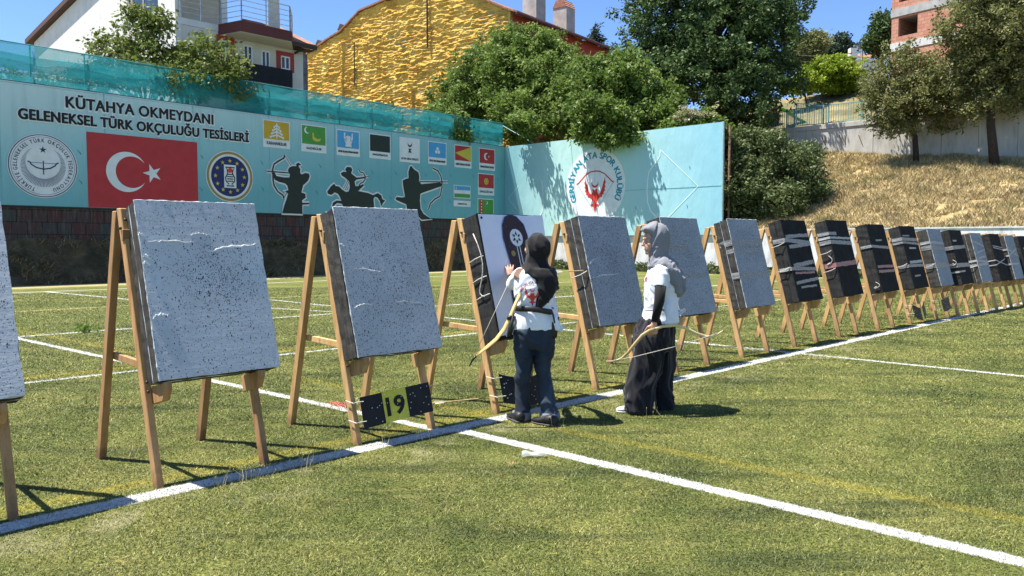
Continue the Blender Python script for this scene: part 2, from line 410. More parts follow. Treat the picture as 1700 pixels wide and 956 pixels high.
# dry straw on the slope: uncountable
def straw(name, n, tr, qr, mat, size, seed):
    rg = np.random.default_rng(seed); t = tr[0]+rg.random(n)*(tr[1]-tr[0]); q = qr[0]+rg.random(n)*(qr[1]-qr[0])
    keep = vnoise(t*1.7, q*1.7)+.5*vnoise(t*5, q*5) > .50; t, q = t[keep], q[keep]; n = len(t)
    z = q_height(t, q); x = WR.x+TD.x*t+QD.x*q; y = WR.y+TD.y*t+QD.y*q
    h = size*(.5+rg.random(n)); a = rg.random(n)*6.283; ln = .3+1.2*rg.random(n); b2 = rg.random(n)*6.283; wd = .014+.016*rg.random(n)
    V = np.stack([np.stack([x-np.cos(a)*wd, y-np.sin(a)*wd, z-.03], -1), np.stack([x+np.cos(a)*wd, y+np.sin(a)*wd, z-.03], -1),
                  np.stack([x+np.cos(b2)*ln*h, y+np.sin(b2)*ln*h, z+h], -1)], 1).reshape(-1, 3)
    return np_mesh(name, V, np.arange(3*n).reshape(n, 3), mat, attr=np.repeat(rg.random(n), 3))
MT_STRAW, nt, b = mat_new('straw'); at_ = N(nt, 'Attribute'); at_.attribute_name = 'rnd'
geo = N(nt, 'NewGeometry'); fp = noise(nt, geo.outputs['Position'], 1.3, 4, .6)
c = ramp(nt, at_.outputs['Fac'], [(0, (.20, .15, .06)), (.4, (.50, .385, .18)), (.85, (.72, .59, .33)), (.97, (.12, .13, .035))])
c = mixc(nt, ramp(nt, fp, [(.50, (0, 0, 0)), (.66, (.8, .8, .8))]), c, (.19, .14, .07))
c = mixc(nt, ramp(nt, noise(nt, geo.outputs['Position'], .55, 4, .6), [(.55, (0, 0, 0)), (.70, (.7, .7, .7))]), c, (.17, .17, .06))
L(nt, c, b.inputs['Base Color']); b.inputs['Roughness'].default_value = .8
tag(straw('dry_grass', 330000, (-8, 26), (.2, 13.4), MT_STRAW, .17, 3), kind='stuff')

# ------------------------------------------------------------ dirt bank below the long wall
MT_DIRT, nt, b = mat_new('dirt'); geo = N(nt, 'NewGeometry'); pos = geo.outputs['Position']
c = ramp(nt, noise(nt, pos, 1.6, 6, .7), [(.3, (.06, .048, .030)), (.55, (.15, .115, .066)), (.72, (.26, .19, .10))])
c = mixc(nt, ramp(nt, noise(nt, pos, .9, 4), [(.55, (0, 0, 0)), (.7, (.8, .8, .8))]), c, (.030, .042, .016))
L(nt, c, b.inputs['Base Color']); b.inputs['Roughness'].default_value = 1.0; b.inputs['Specular IOR Level'].default_value = .05
bump(nt, b, noise(nt, pos, 7, 6, .75), 1.0, .15)
sg = np.linspace(-34, 26, 260); pr = np.array([0, .2, .5, .9, 1.2, 1.45, 1.6]); hz = np.array([1.55, 1.35, 1.05, .65, .35, .10, -.06])
S_, K_ = np.meshgrid(sg, np.arange(len(pr)))
kk = pr[K_]; zz = hz[K_]+.30*(fbm(S_*1.3, kk*2.5)-.47)*(K_ < 6); kk = kk+.30*(fbm(S_*.7+9, kk*0+2)-.47)*(K_ > 1)
P = np.stack([WL.x+WD.x*S_+WN.x*kk, WL.y+WD.y*S_+WN.y*kk, zz], -1)
tag(grid_mesh('dirt_bank', P[::-1], MT_DIRT), kind='structure')

# dry weeds hanging on the bank
def bank_weeds(n=9000):
    rg = np.random.default_rng(4); s = rg.uniform(-6, 26, n); k = rg.random(n)**.8*1.6; keep = vnoise(s*1.1, k*2) > .42; s, k = s[keep], k[keep]; n = len(s)
    z = np.interp(k, pr, hz)+.05; x = WL.x+WD.x*s+WN.x*k; y = WL.y+WD.y*s+WN.y*k; h = .10+.22*rg.random(n); a = rg.random(n)*6.283; b2 = rg.random(n)*6.283; wd = .012+.014*rg.random(n); ln = .4+1.2*rg.random(n)
    V = np.stack([np.stack([x-np.cos(a)*wd, y-np.sin(a)*wd, z-.05], -1), np.stack([x+np.cos(a)*wd, y+np.sin(a)*wd, z-.05], -1), np.stack([x+np.cos(b2)*ln*h+WN.x*.1, y+np.sin(b2)*ln*h+WN.y*.1, z+h*.6], -1)], 1).reshape(-1, 3)
    m, nt, b = mat_new('bank_weed'); at_ = N(nt, 'Attribute'); at_.attribute_name = 'rnd'; L(nt, ramp(nt, at_.outputs['Fac'], [(0, (.05, .055, .02)), (.5, (.15, .12, .06)), (1, (.34, .27, .14))]), b.inputs['Base Color']); b.inputs['Roughness'].default_value = .9
    tag(np_mesh('dry_weeds', V, np.arange(3*n).reshape(n, 3), m, attr=np.repeat(rg.random(n), 3)), kind='stuff')
bank_weeds()

# ------------------------------------------------------------ flat printed shapes on a plane (parent-local: x along, z up, -y outwards)
def shape(name, polys, mat, parent, off, axes=None):
    """polys: list of lists of (s, h); one mesh, each polygon triangulated"""
    bm = bmesh.new()
    for i, p in enumerate(polys):
        vs = [bm.verts.new((s, -off-i*1e-4, h)) for s, h in p]
        try: bm.faces.new(vs)
        except ValueError: pass
    bm.normal_update(); bmesh.ops.triangulate(bm, faces=bm.faces[:])
    for f in bm.faces:
        f.normal_update()
        if f.normal.y > 0: f.normal_flip()
    me = bpy.data.meshes.new(name); bm.to_mesh(me); bm.free()
    return link(name, me, mat, parent)
def ribbon(pts, wd, closed=False, side=0):
    """strip of quads along a 2-D polyline; side 0 centred, 1 = outward only"""
    P = [Vector((p[0], p[1])) for p in pts]; n = len(P); out = []
    nr = []
    for i in range(n):
        a = P[(i-1) % n] if (closed or i > 0) else P[i]; b_ = P[(i+1) % n] if (closed or i < n-1) else P[i]
        t = (b_-a); t = t.normalized() if t.length > 1e-9 else Vector((1, 0)); nr.append(Vector((-t.y, t.x)))
    m = n if closed else n-1; q = []
    ws = wd if isinstance(wd, (list, tuple)) else [wd]*n
    for i in range(m):
        j = (i+1) % n; l0, l1 = (ws[i]/2, ws[j]/2)
        if side == 0: q.append([P[i]-nr[i]*l0, P[j]-nr[j]*l1, P[j]+nr[j]*l1, P[i]+nr[i]*l0])
        else: q.append([P[i], P[j], P[j]+nr[j]*ws[j]*side, P[i]+nr[i]*ws[i]*side])
    return [[tuple(v) for v in f] for f in q]
def area(p): return sum(p[i-1][0]*p[i][1]-p[i][0]*p[i-1][1] for i in range(len(p)))/2
def halo(poly, wd): return ribbon(poly, wd, True, -1 if area(poly) > 0 else 1)
def disc(c, r, n=48): return [(c[0]+r*math.cos(2*math.pi*i/n), c[1]+r*math.sin(2*math.pi*i/n)) for i in range(n)]
def ring(c, r0, r1, n=64):
    a = disc(c, r0, n); b_ = disc(c, r1, n); return [[a[i], b_[i], b_[(i+1) % n], a[(i+1) % n]] for i in range(n)]
def star(c, r, k=5, inner=.382, rot=90):
    return [(c[0]+(r if i % 2 == 0 else r*inner)*math.cos(R_(rot)+math.pi*i/k), c[1]+(r if i % 2 == 0 else r*inner)*math.sin(R_(rot)+math.pi*i/k)) for i in range(2*k)]
def crescent(c, R, c2, r, n=40):
    d = math.hypot(c2[0]-c[0], c2[1]-c[1]); base = math.atan2(c2[1]-c[1], c2[0]-c[0])
    x = (R*R-r*r+d*d)/(2*d); A = math.acos(max(-1, min(1, x/R))); B = math.acos(max(-1, min(1, (x-d)/r)))
    o = [(c[0]+R*math.cos(base+A+(2*math.pi-2*A)*i/n), c[1]+R*math.sin(base+A+(2*math.pi-2*A)*i/n)) for i in range(n+1)]
    q = [(c2[0]+r*math.cos(base-B-(2*math.pi-2*B)*i/n), c2[1]+r*math.sin(base-B-(2*math.pi-2*B)*i/n)) for i in range(1, n)]
    return o+q
def letters(name, body, box, mat, parent, off, bold=.02):
    """text fitted into (s0, h0, s1, h1)"""
    V, F0 = text_mesh(body, 0.0, 1.0+1.4*bold); lo = V.min(0); hi = V.max(0); s0, h0, s1, h1 = box
    P = []; F = []; ex = bold*(h1-h0)*.95     # heavier strokes: copies nudged sideways and up
    for i, (ax, az) in enumerate(((0, 0),) if ex < 1e-6 else ((-1, 0), (1, 0), (-.5, .6), (.5, -.6), (-.5, -.6), (.5, .6), (0, 0))):
        o = len(P); P += [(s0+ex+(v[0]-lo[0])/(hi[0]-lo[0])*(s1-s0-2*ex)+ax*ex, -off-i*2e-4, h0+(v[1]-lo[1])/(hi[1]-lo[1])*(h1-h0)+az*ex) for v in V]; F += [tuple(k+o for k in f) for f in F0]
    me = bpy.data.meshes.new(name); me.from_pydata(P, [], F); me.update()
    return link(name, me, mat, parent)
def arc_letters(name, body, c, r, a0, a1, size, mat, parent, off, bold=.0, wide=.9, heavy=0.0):
    adv = []
    for ch in body:
        if ch == ' ': adv.append(.34)
        else:
            V, F = glyph(ch, bold); adv.append(V[:, 0].max()-V[:, 0].min()+.12)
    tot = sum(adv); k = 0; VV = []; FF = []
    for ch, ad in zip(body, adv):
        if ch != ' ':
            an = a0+(a1-a0)*(k+ad/2)/tot; V, F = glyph(ch, bold); x = (V[:, 0]-(V[:, 0].max()+V[:, 0].min())/2)*size*wide; y = V[:, 1]*size
            ca, sa = math.cos(an), math.sin(an)       # up = outwards
            o = len(VV)
            for i_, (ax, ay) in enumerate(((0, 0),) if not heavy else ((-1, 0), (1, 0), (0, .8), (0, -.8), (0, 0))):
                o = len(VV); dx, dy = ax*heavy*size, ay*heavy*size
                for xx, yy in zip(x, y):
                    VV.append((c[0]+ca*(r+yy+dy)+sa*(xx+dx), -off-i_*2e-4, c[1]+sa*(r+yy+dy)-ca*(xx+dx)))
                FF += [tuple(i+o for i in f) for f in F]
        k += ad
    me = bpy.data.meshes.new(name); me.from_pydata(VV, [], FF); me.update(); return link(name, me, mat, parent)
def ink(name, c, rough=.55): return simple('ink_'+name, c, rough, .05, 3, bmp=0, spec=.3)
INK = dict(black=ink('black', (.012, .014, .013)), white=ink('white', (.66, .70, .72)), red=ink('red', (.42, .035, .04)), navy=ink('navy', (.02, .03, .12)),
           gold=ink('gold', (.30, .22, .06)), yellow=ink('yellow', (.55, .46, .06)), green=ink('green', (.07, .28, .05)), blue=ink('blue', (.07, .32, .60)),
           dark=ink('dark', (.02, .03, .025)), grey=ink('grey', (.30, .40, .42)), teal=ink('teal', (.02, .25, .32)), amber=ink('amber', (.52, .34, .03)), scarlet=ink('scarlet', (.62, .05, .04)), line=ink('line', (.72, .86, .86)), lteal=ink('lteal', (.01, .27, .36)))

# ------------------------------------------------------------ long banner on its wall
LROT = math.atan2(WD.y, WD.x)
def WP(px, py):
    p = onplane(px, py, WC, WN); return ((p-WC).dot(WD), p.z)
BT, BB, NT_ = 6.93, 2.72, 8.30
SLEFT = -42.0
brick = empty('block_wall', WC, LROT); tag(brick, 'low retaining wall of stained dark red and grey blocks under the long teal banner', 'wall')
MT_BLOCK, nt, b = mat_new('old_blocks'); v = coords(nt, 'Object')
sx = N(nt, 'SeparateXYZ'); L(nt, v, sx.inputs[0]); cx = N(nt, 'CombineXYZ'); L(nt, sx.outputs[0], cx.inputs[0]); L(nt, sx.outputs[2], cx.inputs[1])
br = N(nt, 'TexBrick'); L(nt, cx.outputs[0], br.inputs['Vector']); br.inputs['Scale'].default_value = 1.0; br.inputs['Brick Width'].default_value = .48; br.inputs['Row Height'].default_value = .43
br.inputs['Mortar Size'].default_value = .018; br.offset = .35; br.inputs['Color1'].default_value = rgba((.075, .022, .022)); br.inputs['Color2'].default_value = rgba((.038, .046, .043)); br.inputs['Mortar'].default_value = rgba((.012, .012, .012))
st = N(nt, 'Mapping'); st.inputs['Scale'].default_value = (9, 1, 1.1); L(nt, v, st.inputs[0])
c = mixc(nt, ramp(nt, noise(nt, st.outputs[0], 1.6, 5, .7), [(.5, (0, 0, 0)), (.72, (.6, .6, .6))]), br.outputs['Color'], (.17, .17, .15))
c = mixc(nt, ramp(nt, noise(nt, st.outputs[0], .8, 5, .7), [(.5, (0, 0, 0)), (.75, (.75, .75, .75))]), c, (.018, .016, .015))
L(nt, c, b.inputs['Base Color']); b.inputs['Roughness'].default_value = .9; bump(nt, b, br.outputs['Fac'], -.6, .03)
MB().box((SLEFT, .02, -.2), (.05, .5, 3.0)).build('blocks', MT_BLOCK, brick, local=True)
MB().box((SLEFT, -.04, 2.64), (.0, .02, 2.70)).build('coping', simple('dark_coping', (.03, .03, .03), .9), brick, local=True)

ban = empty('long_banner', WC, LROT); tag(ban, 'long teal printed archery range banner with title, flags and archer silhouettes', 'banner')
MT_BAN, nt, b = mat_new('banner_print'); v = coords(nt, 'Object'); sx = N(nt, 'SeparateXYZ'); L(nt, v, sx.inputs[0])
gz = mth(nt, 'DIVIDE', mth(nt, 'SUBTRACT', sx.outputs[2], BB), BT-BB); gx_ = mth(nt, 'DIVIDE', mth(nt, 'ADD', sx.outputs[0], 26), 26)
gg = mth(nt, 'SUBTRACT', mth(nt, 'MULTIPLY', gz, .62), mth(nt, 'MULTIPLY', gx_, .52))
c = ramp(nt, mth(nt, 'ADD', gg, mth(nt, 'MULTIPLY', noise(nt, v, .35, 3), .12)), [(-.0, (.125, .37, .42)), (.30, (.25, .49, .53)), (.62, (.50, .66, .68))])
c = mixc(nt, ramp(nt, noise(nt, coords(nt, 'Object', (2.2, 1, .16)), 1.3, 5, .65), [(.5, (0, 0, 0)), (.75, (.28, .28, .28))]), c, (.12, .22, .24))
L(nt, c, b.inputs['Base Color']); b.inputs['Roughness'].default_value = .5; bump(nt, b, noise(nt, coords(nt, 'Object', (.8, 1, .5)), 1.2, 3), .6, .10)
for s_ in np.arange(-39, -1, 3.4): MB().box((float(s_)-.012, -.0605, BB), (float(s_)+.012, -.058, BT)).build('panel_seam', simple('banner_seam', (.17, .38, .43), .6, .1), ban, local=True)
MB().box((SLEFT, -.0605, BT-.06), (-.05, -.058, BT-.045)).build('top_stitching', simple('stitch', (.30, .45, .48), .6), ban, local=True)
n1, n2 = 300, 40
S_, H_ = np.meshgrid(np.linspace(SLEFT, -.02, n1), np.linspace(BB, BT, n2))
grid_mesh('banner_sheet', np.stack([S_, -.05-.010*(vnoise(S_*1.7, H_*.5)-.5)-.006*(fbm(S_*.5+H_*.8, H_*1.4)-.47), H_], -1), MT_BAN, ban)
MB().box((SLEFT, -.045, BB-.02), (-.02, .02, BB)).box((SLEFT, -.045, BT), (-.02, .02, BT+.03)).build('hem_rail', simple('dark_rail', (.05, .07, .07), .6), ban, local=True)
MB().box((SLEFT, -.02, BB+.002), (-.02, .3, BT-.01)).build('backing_wall', simple('backing', (.3, .32, .32), .9), ban, local=True)
OFF = .062
def fit(p0, p1, p2): return
a = WP(107, 157); b_ = WP(107.5, 180); c_ = WP(353, 188); d_ = WP(353, 205.5)
ttl = (a[0], (b_[1]+d_[1])/2, c_[0], (a[1]+c_[1])/2+.02)
letters('title_outline', 'KÜTAHYA OKMEYDANI', (ttl[0]-.05, ttl[1]-.05, ttl[2]+.05, ttl[3]+.05), INK['white'], ban, OFF, .085)
letters('title', 'KÜTAHYA OKMEYDANI', ttl, INK['black'], ban, OFF+.008, .050)
a = WP(28, 178); b_ = WP(28, 196.5); c_ = WP(412, 218); d_ = WP(412, 235)
sb = (a[0], (b_[1]+d_[1])/2-.10, c_[0], (a[1]+c_[1])/2+.06)
letters('subtitle_outline', 'GELENEKSEL TÜRK OKÇULUĞU TESİSLERİ', (sb[0]-.04, sb[1]-.04, sb[2]+.04, sb[3]+.04), INK['white'], ban, OFF, .085)
letters('subtitle', 'GELENEKSEL TÜRK OKÇULUĞU TESİSLERİ', sb, INK['black'], ban, OFF+.008, .048)
# big flag
a = WP(142, 218); b_ = WP(326, 237); z0 = BB+.01
fl = shape('national_flag', [[(a[0], z0), (b_[0], z0), (b_[0], (a[1]+b_[1])/2), (a[0], (a[1]+b_[1])/2)]], INK['red'], ban, OFF)
cc = WP(209.6, 285.5); R1 = (WP(209.6, 252)[1]-WP(209.6, 318.5)[1])/2; ci = WP(217, 286); r1 = (WP(219, 260)[1]-WP(219, 311.5)[1])/2
shape('flag_crescent', [crescent(cc, R1, (cc[0]+R1*.245, cc[1]), R1*.79)], INK['white'], fl, OFF+.006)
cs = WP(252.0, 288); shape('flag_star', [star(cs, R1*.50, rot=180)], INK['white'], fl, OFF+.006)
# federation emblem
c0 = WP(71, 275.6); R0 = (WP(71, 222.6)[1]-WP(71, 329)[1])/2
em = shape('federation_emblem', [disc(c0, R0, 72)], INK['white'], ban, OFF)
shape('emblem_rings', ring(c0, R0*.95, R0*.975)+ring(c0, R0*.895, R0*.905), INK['navy'], em, OFF+.006)
arc_letters('emblem_lettering', 'TÜRKİYE GELENEKSEL TÜRK OKÇULUK FEDERASYONU', c0, R0*.735, R_(252), R_(-72), R0*.165, INK['navy'], em, OFF+.006, .0, .8, .02)
shape('emblem_star', [star((c0[0], c0[1]+R0*.50), R0*.115)], INK['navy'], em, OFF+.006)
hat = []
for i in range(74):
    an = R_(122)+R_(296)*i/73; r0 = .64*R0; k = math.sin(math.pi*i/73); cx0 = (c0[0]+math.cos(an)*R0*.64, c0[1]-.02*R0+math.sin(an)*R0*.64)
    ln = R0*(.02+.24*k); e = (cx0[0]-math.cos(an)*ln, cx0[1]-math.sin(an)*ln); hat += ribbon([cx0, e], R0*.013)
shape('emblem_crescent', hat, INK['navy'], em, OFF+.006)
bw = [(-.44, .12), (-.38, .10), (-.34, .03), (-.20, -.06), (0, -.10), (.20, -.06), (.34, .03), (.38, .10), (.44, .12)]
q = lambda p: (c0[0]+p[0]*R0, c0[1]+p[1]*R0)
shape('emblem_bow', ribbon([q(p) for p in bw], R0*.04)+ribbon([q((-.38, .09)), q((.38, .09))], R0*.016)+ribbon([q((0, .16)), q((0, -.27))], R0*.03), INK['navy'], em, OFF+.006)
# city emblem
c0 = WP(380.6, 293); R0 = (WP(380.6, 251.5)[1]-WP(380.6, 334.5)[1])/2
em = shape('city_emblem', [disc(c0, R0*1.02, 72)], INK['white'], ban, OFF)
shape('emblem_gold_ring', ring(c0, R0*.89, R0*.985), INK['gold'], em, OFF+.006)
shape('emblem_disc', [disc(c0, R0*.80, 64)], INK['navy'], em, OFF+.006)
shape('emblem_stars', [star((c0[0]+R0*.62*math.cos(R_(30*i)), c0[1]+R0*.62*math.sin(R_(30*i))), R0*.095) for i in range(12)], INK['yellow'], em, OFF+.012)
x, y = c0; k = R0
shape('emblem_panel', [[(x-.26*k, y-.46*k), (x+.26*k, y-.46*k), (x+.26*k, y+.46*k), (x-.26*k, y+.46*k)]], INK['white'], em, OFF+.014)
vz = [(-.20, .36), (.20, .36), (.12, .26), (.10, .12), (.20, -.05), (.18, -.20), (.06, -.30), (.16, -.38), (-.16, -.38), (-.06, -.30), (-.18, -.20), (-.20, -.05), (-.10, .12), (-.12, .26)]
shape('emblem_vase', ribbon([(x+a*k, y+b*k) for a, b in vz], .045*k, True)+[[(x-.13*k, y+(.1-.09*i)*k), (x+.13*k, y+(.1-.09*i)*k), (x+.13*k, y+(.06-.09*i)*k), (x-.13*k, y+(.06-.09*i)*k)] for i in range(4)], INK['black'], em, OFF+.020)
shape('emblem_dot', [disc((x, y+.24*k), .10*k, 24)], INK['scarlet'], em, OFF+.026)
# archer silhouettes, traced on the banner plane
Z4 = lambda p: WP(420+p[0]/4.048, 160+p[1]/4.048)
def sil(poly, extra, bows, name, lab):
    P = [Z4(p) for p in poly]; E = [[Z4(p) for p in e] for e in extra]
    B = [([Z4(p) for p in pts], wd) for pts, wd in bows]
    o = shape(name, [P]+E, INK['dark'], ban, OFF+.02); tag(o, lab)
    shape('white_outline', sum([halo(p, .075) for p in [P]+E], [])+sum([ribbon(p, wd+.11) for p, wd in B], []), INK['white'], o, OFF)
    shape('bow', sum([ribbon(p, wd) for p, wd in B], []), INK['dark'], o, OFF+.03)
A1 = [(118, 515), (140, 512), (150, 535), (200, 545), (240, 545), (242, 522), (228, 500), (238, 478), (262, 468), (285, 470), (283, 455), (300, 445), (318, 462), (300, 465), (300, 472), (312, 490), (310, 515), (322, 525), (345, 515), (368, 518), (375, 535), (365, 565), (345, 585), (330, 598), (325, 620), (318, 645), (345, 655), (348, 680), (322, 700), (325, 715), (372, 715), (370, 725), (325, 728), (326, 790), (190, 785), (205, 730), (220, 690), (230, 655), (215, 640), (200, 640), (232, 630), (225, 600), (210, 585), (170, 575), (140, 560), (130, 535)]
sil(A1, [], [([(205, 395), (200, 415), (165, 435), (135, 455), (125, 490), (128, 520), (128, 560), (135, 600), (160, 640), (195, 665), (200, 685)], .07), ([(205, 395), (250, 468)], .025), ([(200, 685), (222, 640)], .025), ([(85, 503), (240, 515)], .05)], 'archer_print', 'standing archer with drawn bow facing left')
A2 = [(493, 640), (520, 603), (540, 586), (548, 602), (572, 606), (592, 626), (617, 642), (636, 640), (645, 612), (640, 572), (613, 547), (590, 532), (584, 516), (600, 507), (622, 508), (614, 490), (626, 474), (652, 476), (661, 492), (653, 517), (670, 531), (690, 546), (746, 541), (752, 549), (690, 559), (676, 572), (682, 603), (700, 603), (735, 590), (738, 600), (712, 625), (700, 636), (770, 650), (800, 664), (832, 650), (856, 666), (862, 690), (882, 700), (868, 716), (856, 738), (846, 702), (830, 680), (812, 674), (803, 690), (808, 746), (840, 790), (820, 800), (790, 768), (620, 768), (560, 800), (545, 790), (600, 744), (592, 722), (560, 716), (545, 726), (535, 743), (524, 742), (532, 714), (556, 700), (588, 702), (580, 680), (565, 655), (543, 645), (520, 662), (497, 655)]
sil(A2, [], [([(705, 492), (712, 508), (735, 515), (748, 540), (745, 560), (735, 575), (715, 585), (705, 600)], .055), ([(690, 551), (768, 539)], .035), ([(600, 620), (632, 560)], .025), ([(612, 630), (636, 575)], .025)], 'rider_print', 'mounted archer on a galloping horse')
A3 = [(1050, 470), (1058, 468), (1075, 490), (1105, 510), (1112, 540), (1108, 570), (1125, 590), (1180, 585), (1250, 578), (1262, 590), (1255, 605), (1200, 625), (1140, 645), (1118, 655), (1115, 700), (1120, 755), (1140, 790), (1195, 825), (1128, 828), (1110, 812), (1035, 800), (1030, 760), (1025, 725), (1000, 715), (965, 700), (950, 690), (960, 676), (1000, 680), (1015, 675), (1010, 640), (1003, 600), (1000, 565), (1020, 555), (1040, 550), (1038, 510), (1045, 485)]
sil(A3, [], [([(1200, 483), (1235, 500), (1255, 535), (1262, 575), (1262, 620), (1250, 670), (1215, 690), (1185, 720), (1172, 760)], .07), ([(1110, 573), (1305, 575)], .05)], 'archer_print', 'archer in a pointed hood aiming to the right')
# little arrow marks
mk = []
for x, y in [(55, 445), (60, 620), (447, 468), (425, 645), (797, 510), (955, 515), (918, 682), (1155, 528), (1325, 530), (1475, 538), (1148, 705), (1318, 705), (1480, 715), (1640, 555)]:
    p = Z4((x, y)); s = .10; mk.append([(p[0]-s, p[1]+s*1.2), (p[0]+s*.6, p[1]-s*1.2), (p[0]+s*.5, p[1]-s*.2)])
for x, y in [(131, 253), (133, 302), (334, 260), (333, 314)]:
    p = WP(x, y); s = .09; mk.append([(p[0]-s, p[1]+s*1.2), (p[0]+s*.6, p[1]-s*1.2), (p[0]+s*.5, p[1]-s*.2)])
shape('arrow_marks', mk, INK['teal'], ban, OFF)
# small flags
def card(x0, x1, y0, y1, y2, cap, col, deco=None, yc=None):
    a = Z4((x0, y0)); b = Z4((x1, y0)); h1 = Z4((x0, y1))[1]; h2 = Z4((x0, y2))[1]; h0 = a[1]; hc = h1 if yc is None else Z4((x0, yc))[1]
    s0, s1 = a[0], b[0]
    o = shape('flag_print', [[(s0-.05, h2-.04), (s1+.05, h2-.04), (s1+.05, h0+.05), (s0-.05, h0+.05)]] if yc is None else [[(s0-.05, h1-.03), (s1+.05, h1-.03), (s1+.05, h0+.05), (s0-.05, h0+.05)], [(s0-.05, h2-.03), (s1+.05, h2-.03), (s1+.05, hc+.03), (s0-.05, hc+.03)]], INK['white'], ban, OFF)
    if col: shape('field', [[(s0, h1+.02), (s1, h1+.02), (s1, h0), (s0, h0)]], INK[col], o, OFF+.008)
    m = (hc+h2)/2; hh = min(.085, (hc-h2)*.22)
    if cap:
        wv = min((s1-s0)*.46, len(cap)*hh*.62); letters('caption', cap, ((s0+s1)/2-wv, m-hh, (s0+s1)/2+wv, m+hh), INK['black'], o, OFF+.008, .05)
    if deco: deco(o, (s0+s1)/2, (h0+h1)/2, (s1-s0)/2, (h0-h1)/2)
    return o
D = OFF+.016
def d1(o, x, y, a, b):
    P = ribbon([(x, y-b*.8), (x, y+b*.8)], .05)
    for i in range(4):
        yy = y-b*.55+i*b*.36; wd = a*(.50-.1*i); P += ribbon([(x-wd, yy-b*.14), (x, yy+b*.1), (x+wd, yy-b*.14)], .06)
        P += [disc((x-wd, yy-b*.16), .05, 10), disc((x+wd, yy-b*.16), .05, 10)]
    shape('charge', P, INK['white'], o, D)
def d2(o, x, y, a, b):
    shape('charge', [crescent((x-a*.58, y+b*.5), b*.36, (x-a*.48, y+b*.55), b*.31)], INK['white'], o, D)
    shape('bird', [[(x-a*.15, y+b*.3), (x-a*.02, y+b*.32), (x+a*.02, y-b*.15), (x+a*.3, y-b*.35), (x+a*.62, y-b*.2), (x+a*.5, y-b*.55), (x+a*.1, y-b*.62), (x-a*.12, y-b*.4)]], INK['yellow'], o, D)
def d3(o, x, y, a, b):
    shape('charge', ring((x, y-b*.05), b*.42, b*.54)+[[(x-a*.42, y+b*.1), (x-a*.30, y+b*.1), (x-a*.28, y+b*.8), (x-a*.42, y+b*.8)], [(x+a*.42, y+b*.1), (x+a*.30, y+b*.1), (x+a*.28, y+b*.8), (x+a*.42, y+b*.8)], [(x-a*.3, y-b*.8), (x+a*.3, y-b*.8), (x+a*.15, y+b*.35), (x-a*.15, y+b*.35)]], INK['white'], o, D)
    shape('bow', ribbon([(x-b*.4, y-b*.45), (x+b*.45, y-b*.1)], .04)+ribbon([(x-.1*b, y-b*.6), (x, y+b*.3), (x+.1*b, y-b*.6)], .04), INK['navy'], o, D+.006)
def d5(o, x, y, a, b):
    shape('charge', [crescent((x, y+b*.35), b*.34, (x, y+b*.5), b*.29), [(x-b*.3, y-b*.2), (x+b*.3, y-b*.2), (x+b*.12, y-b*.35), (x+b*.12, y-b*.5), (x+b*.32, y-b*.66), (x-b*.32, y-b*.66), (x-b*.12, y-b*.5), (x-b*.12, y-b*.35)]], INK['black'], o, D)
def d6(o, x, y, a, b): shape('charge', [disc((x, y+b*.22), b*.22, 20), disc((x-b*.23, y-b*.2), b*.22, 20), disc((x+b*.23, y-b*.2), b*.22, 20)], INK['white'], o, D)
def d7(o, x, y, a, b): shape('charge', [[(x-a, y), (x+a, y-b*.96), (x+a, y+b*.98)]], INK['yellow'], o, D)
def d8(o, x, y, a, b): shape('charge', [crescent((x-a*.1, y), b*.5, (x+a*.06, y), b*.42), star((x+a*.22, y), b*.16)], INK['white'], o, D)
def d9(o, x, y, a, b): shape('charge', [disc((x, y), b*.46, 24)], INK['yellow'], o, D); shape('sun_ring', ring((x, y), b*.2, b*.28, 20), INK['red'], o, D+.006)
def d10(o, x, y, a, b):
    shape('stripe', [[(x-a, y+b*.32), (x+a, y+b*.32), (x+a, y+b), (x-a, y+b)]], INK['blue'], o, D); shape('stripe', [[(x-a, y-b*.96), (x+a, y-b*.96), (x+a, y-b*.32), (x-a, y-b*.32)]], INK['green'], o, D)
    shape('charge', [crescent((x-a*.75, y+b*.65), b*.2, (x-a*.68, y+b*.65), b*.17)], INK['white'], o, D+.006)
def d11(o, x, y, a, b):
    shape('stripe', [[(x-a*.78, y-b), (x-a*.42, y-b), (x-a*.42, y+b), (x-a*.78, y+b)]], INK['red'], o, D)
    shape('charge', [crescent((x+a*.1, y+b*.6), b*.2, (x+a*.03, y+b*.62), b*.17)], INK['white'], o, D); shape('carpet_marks', [disc((x-a*.6, y+b*(.8-.36*i)), b*.1, 8) for i in range(5)], INK['white'], o, D+.006)
card(67, 235, 160, 285, 332, 'KARAHANLILAR', 'amber', d1); card(323, 480, 192, 318, 363, 'GAZNELİLER', 'green', d2)
card(560, 705, 226, 343, 388, 'BÜYÜK SELÇUKLU İMPARATORLUĞU', 'blue', d3); card(780, 914, 254, 368, 408, 'HAREZMŞAHLAR', 'dark')
card(983, 1110, 278, 390, 433, 'ALTIN ORDA DEVLETİ', None, d5); card(1175, 1290, 305, 408, 447, 'BÜYÜK TİMUR İMPARATORLUĞU', 'blue', d6)
card(1352, 1458, 328, 430, 470, 'BABÜR İMPARATORLUĞU', 'red', d7); card(1517, 1617, 350, 448, 487, 'OSMANLI İMPARATORLUĞU', 'red', d8)
card(1510, 1612, 520, 614, 656, 'KIRGIZİSTAN', 'red', d9); card(1347, 1452, 600, 678, 734, 'ÖZBEKİSTAN', None, d10, 702); card(1508, 1608, 690, 800, 840, 'TÜRKMENİSTAN', 'green', d11)

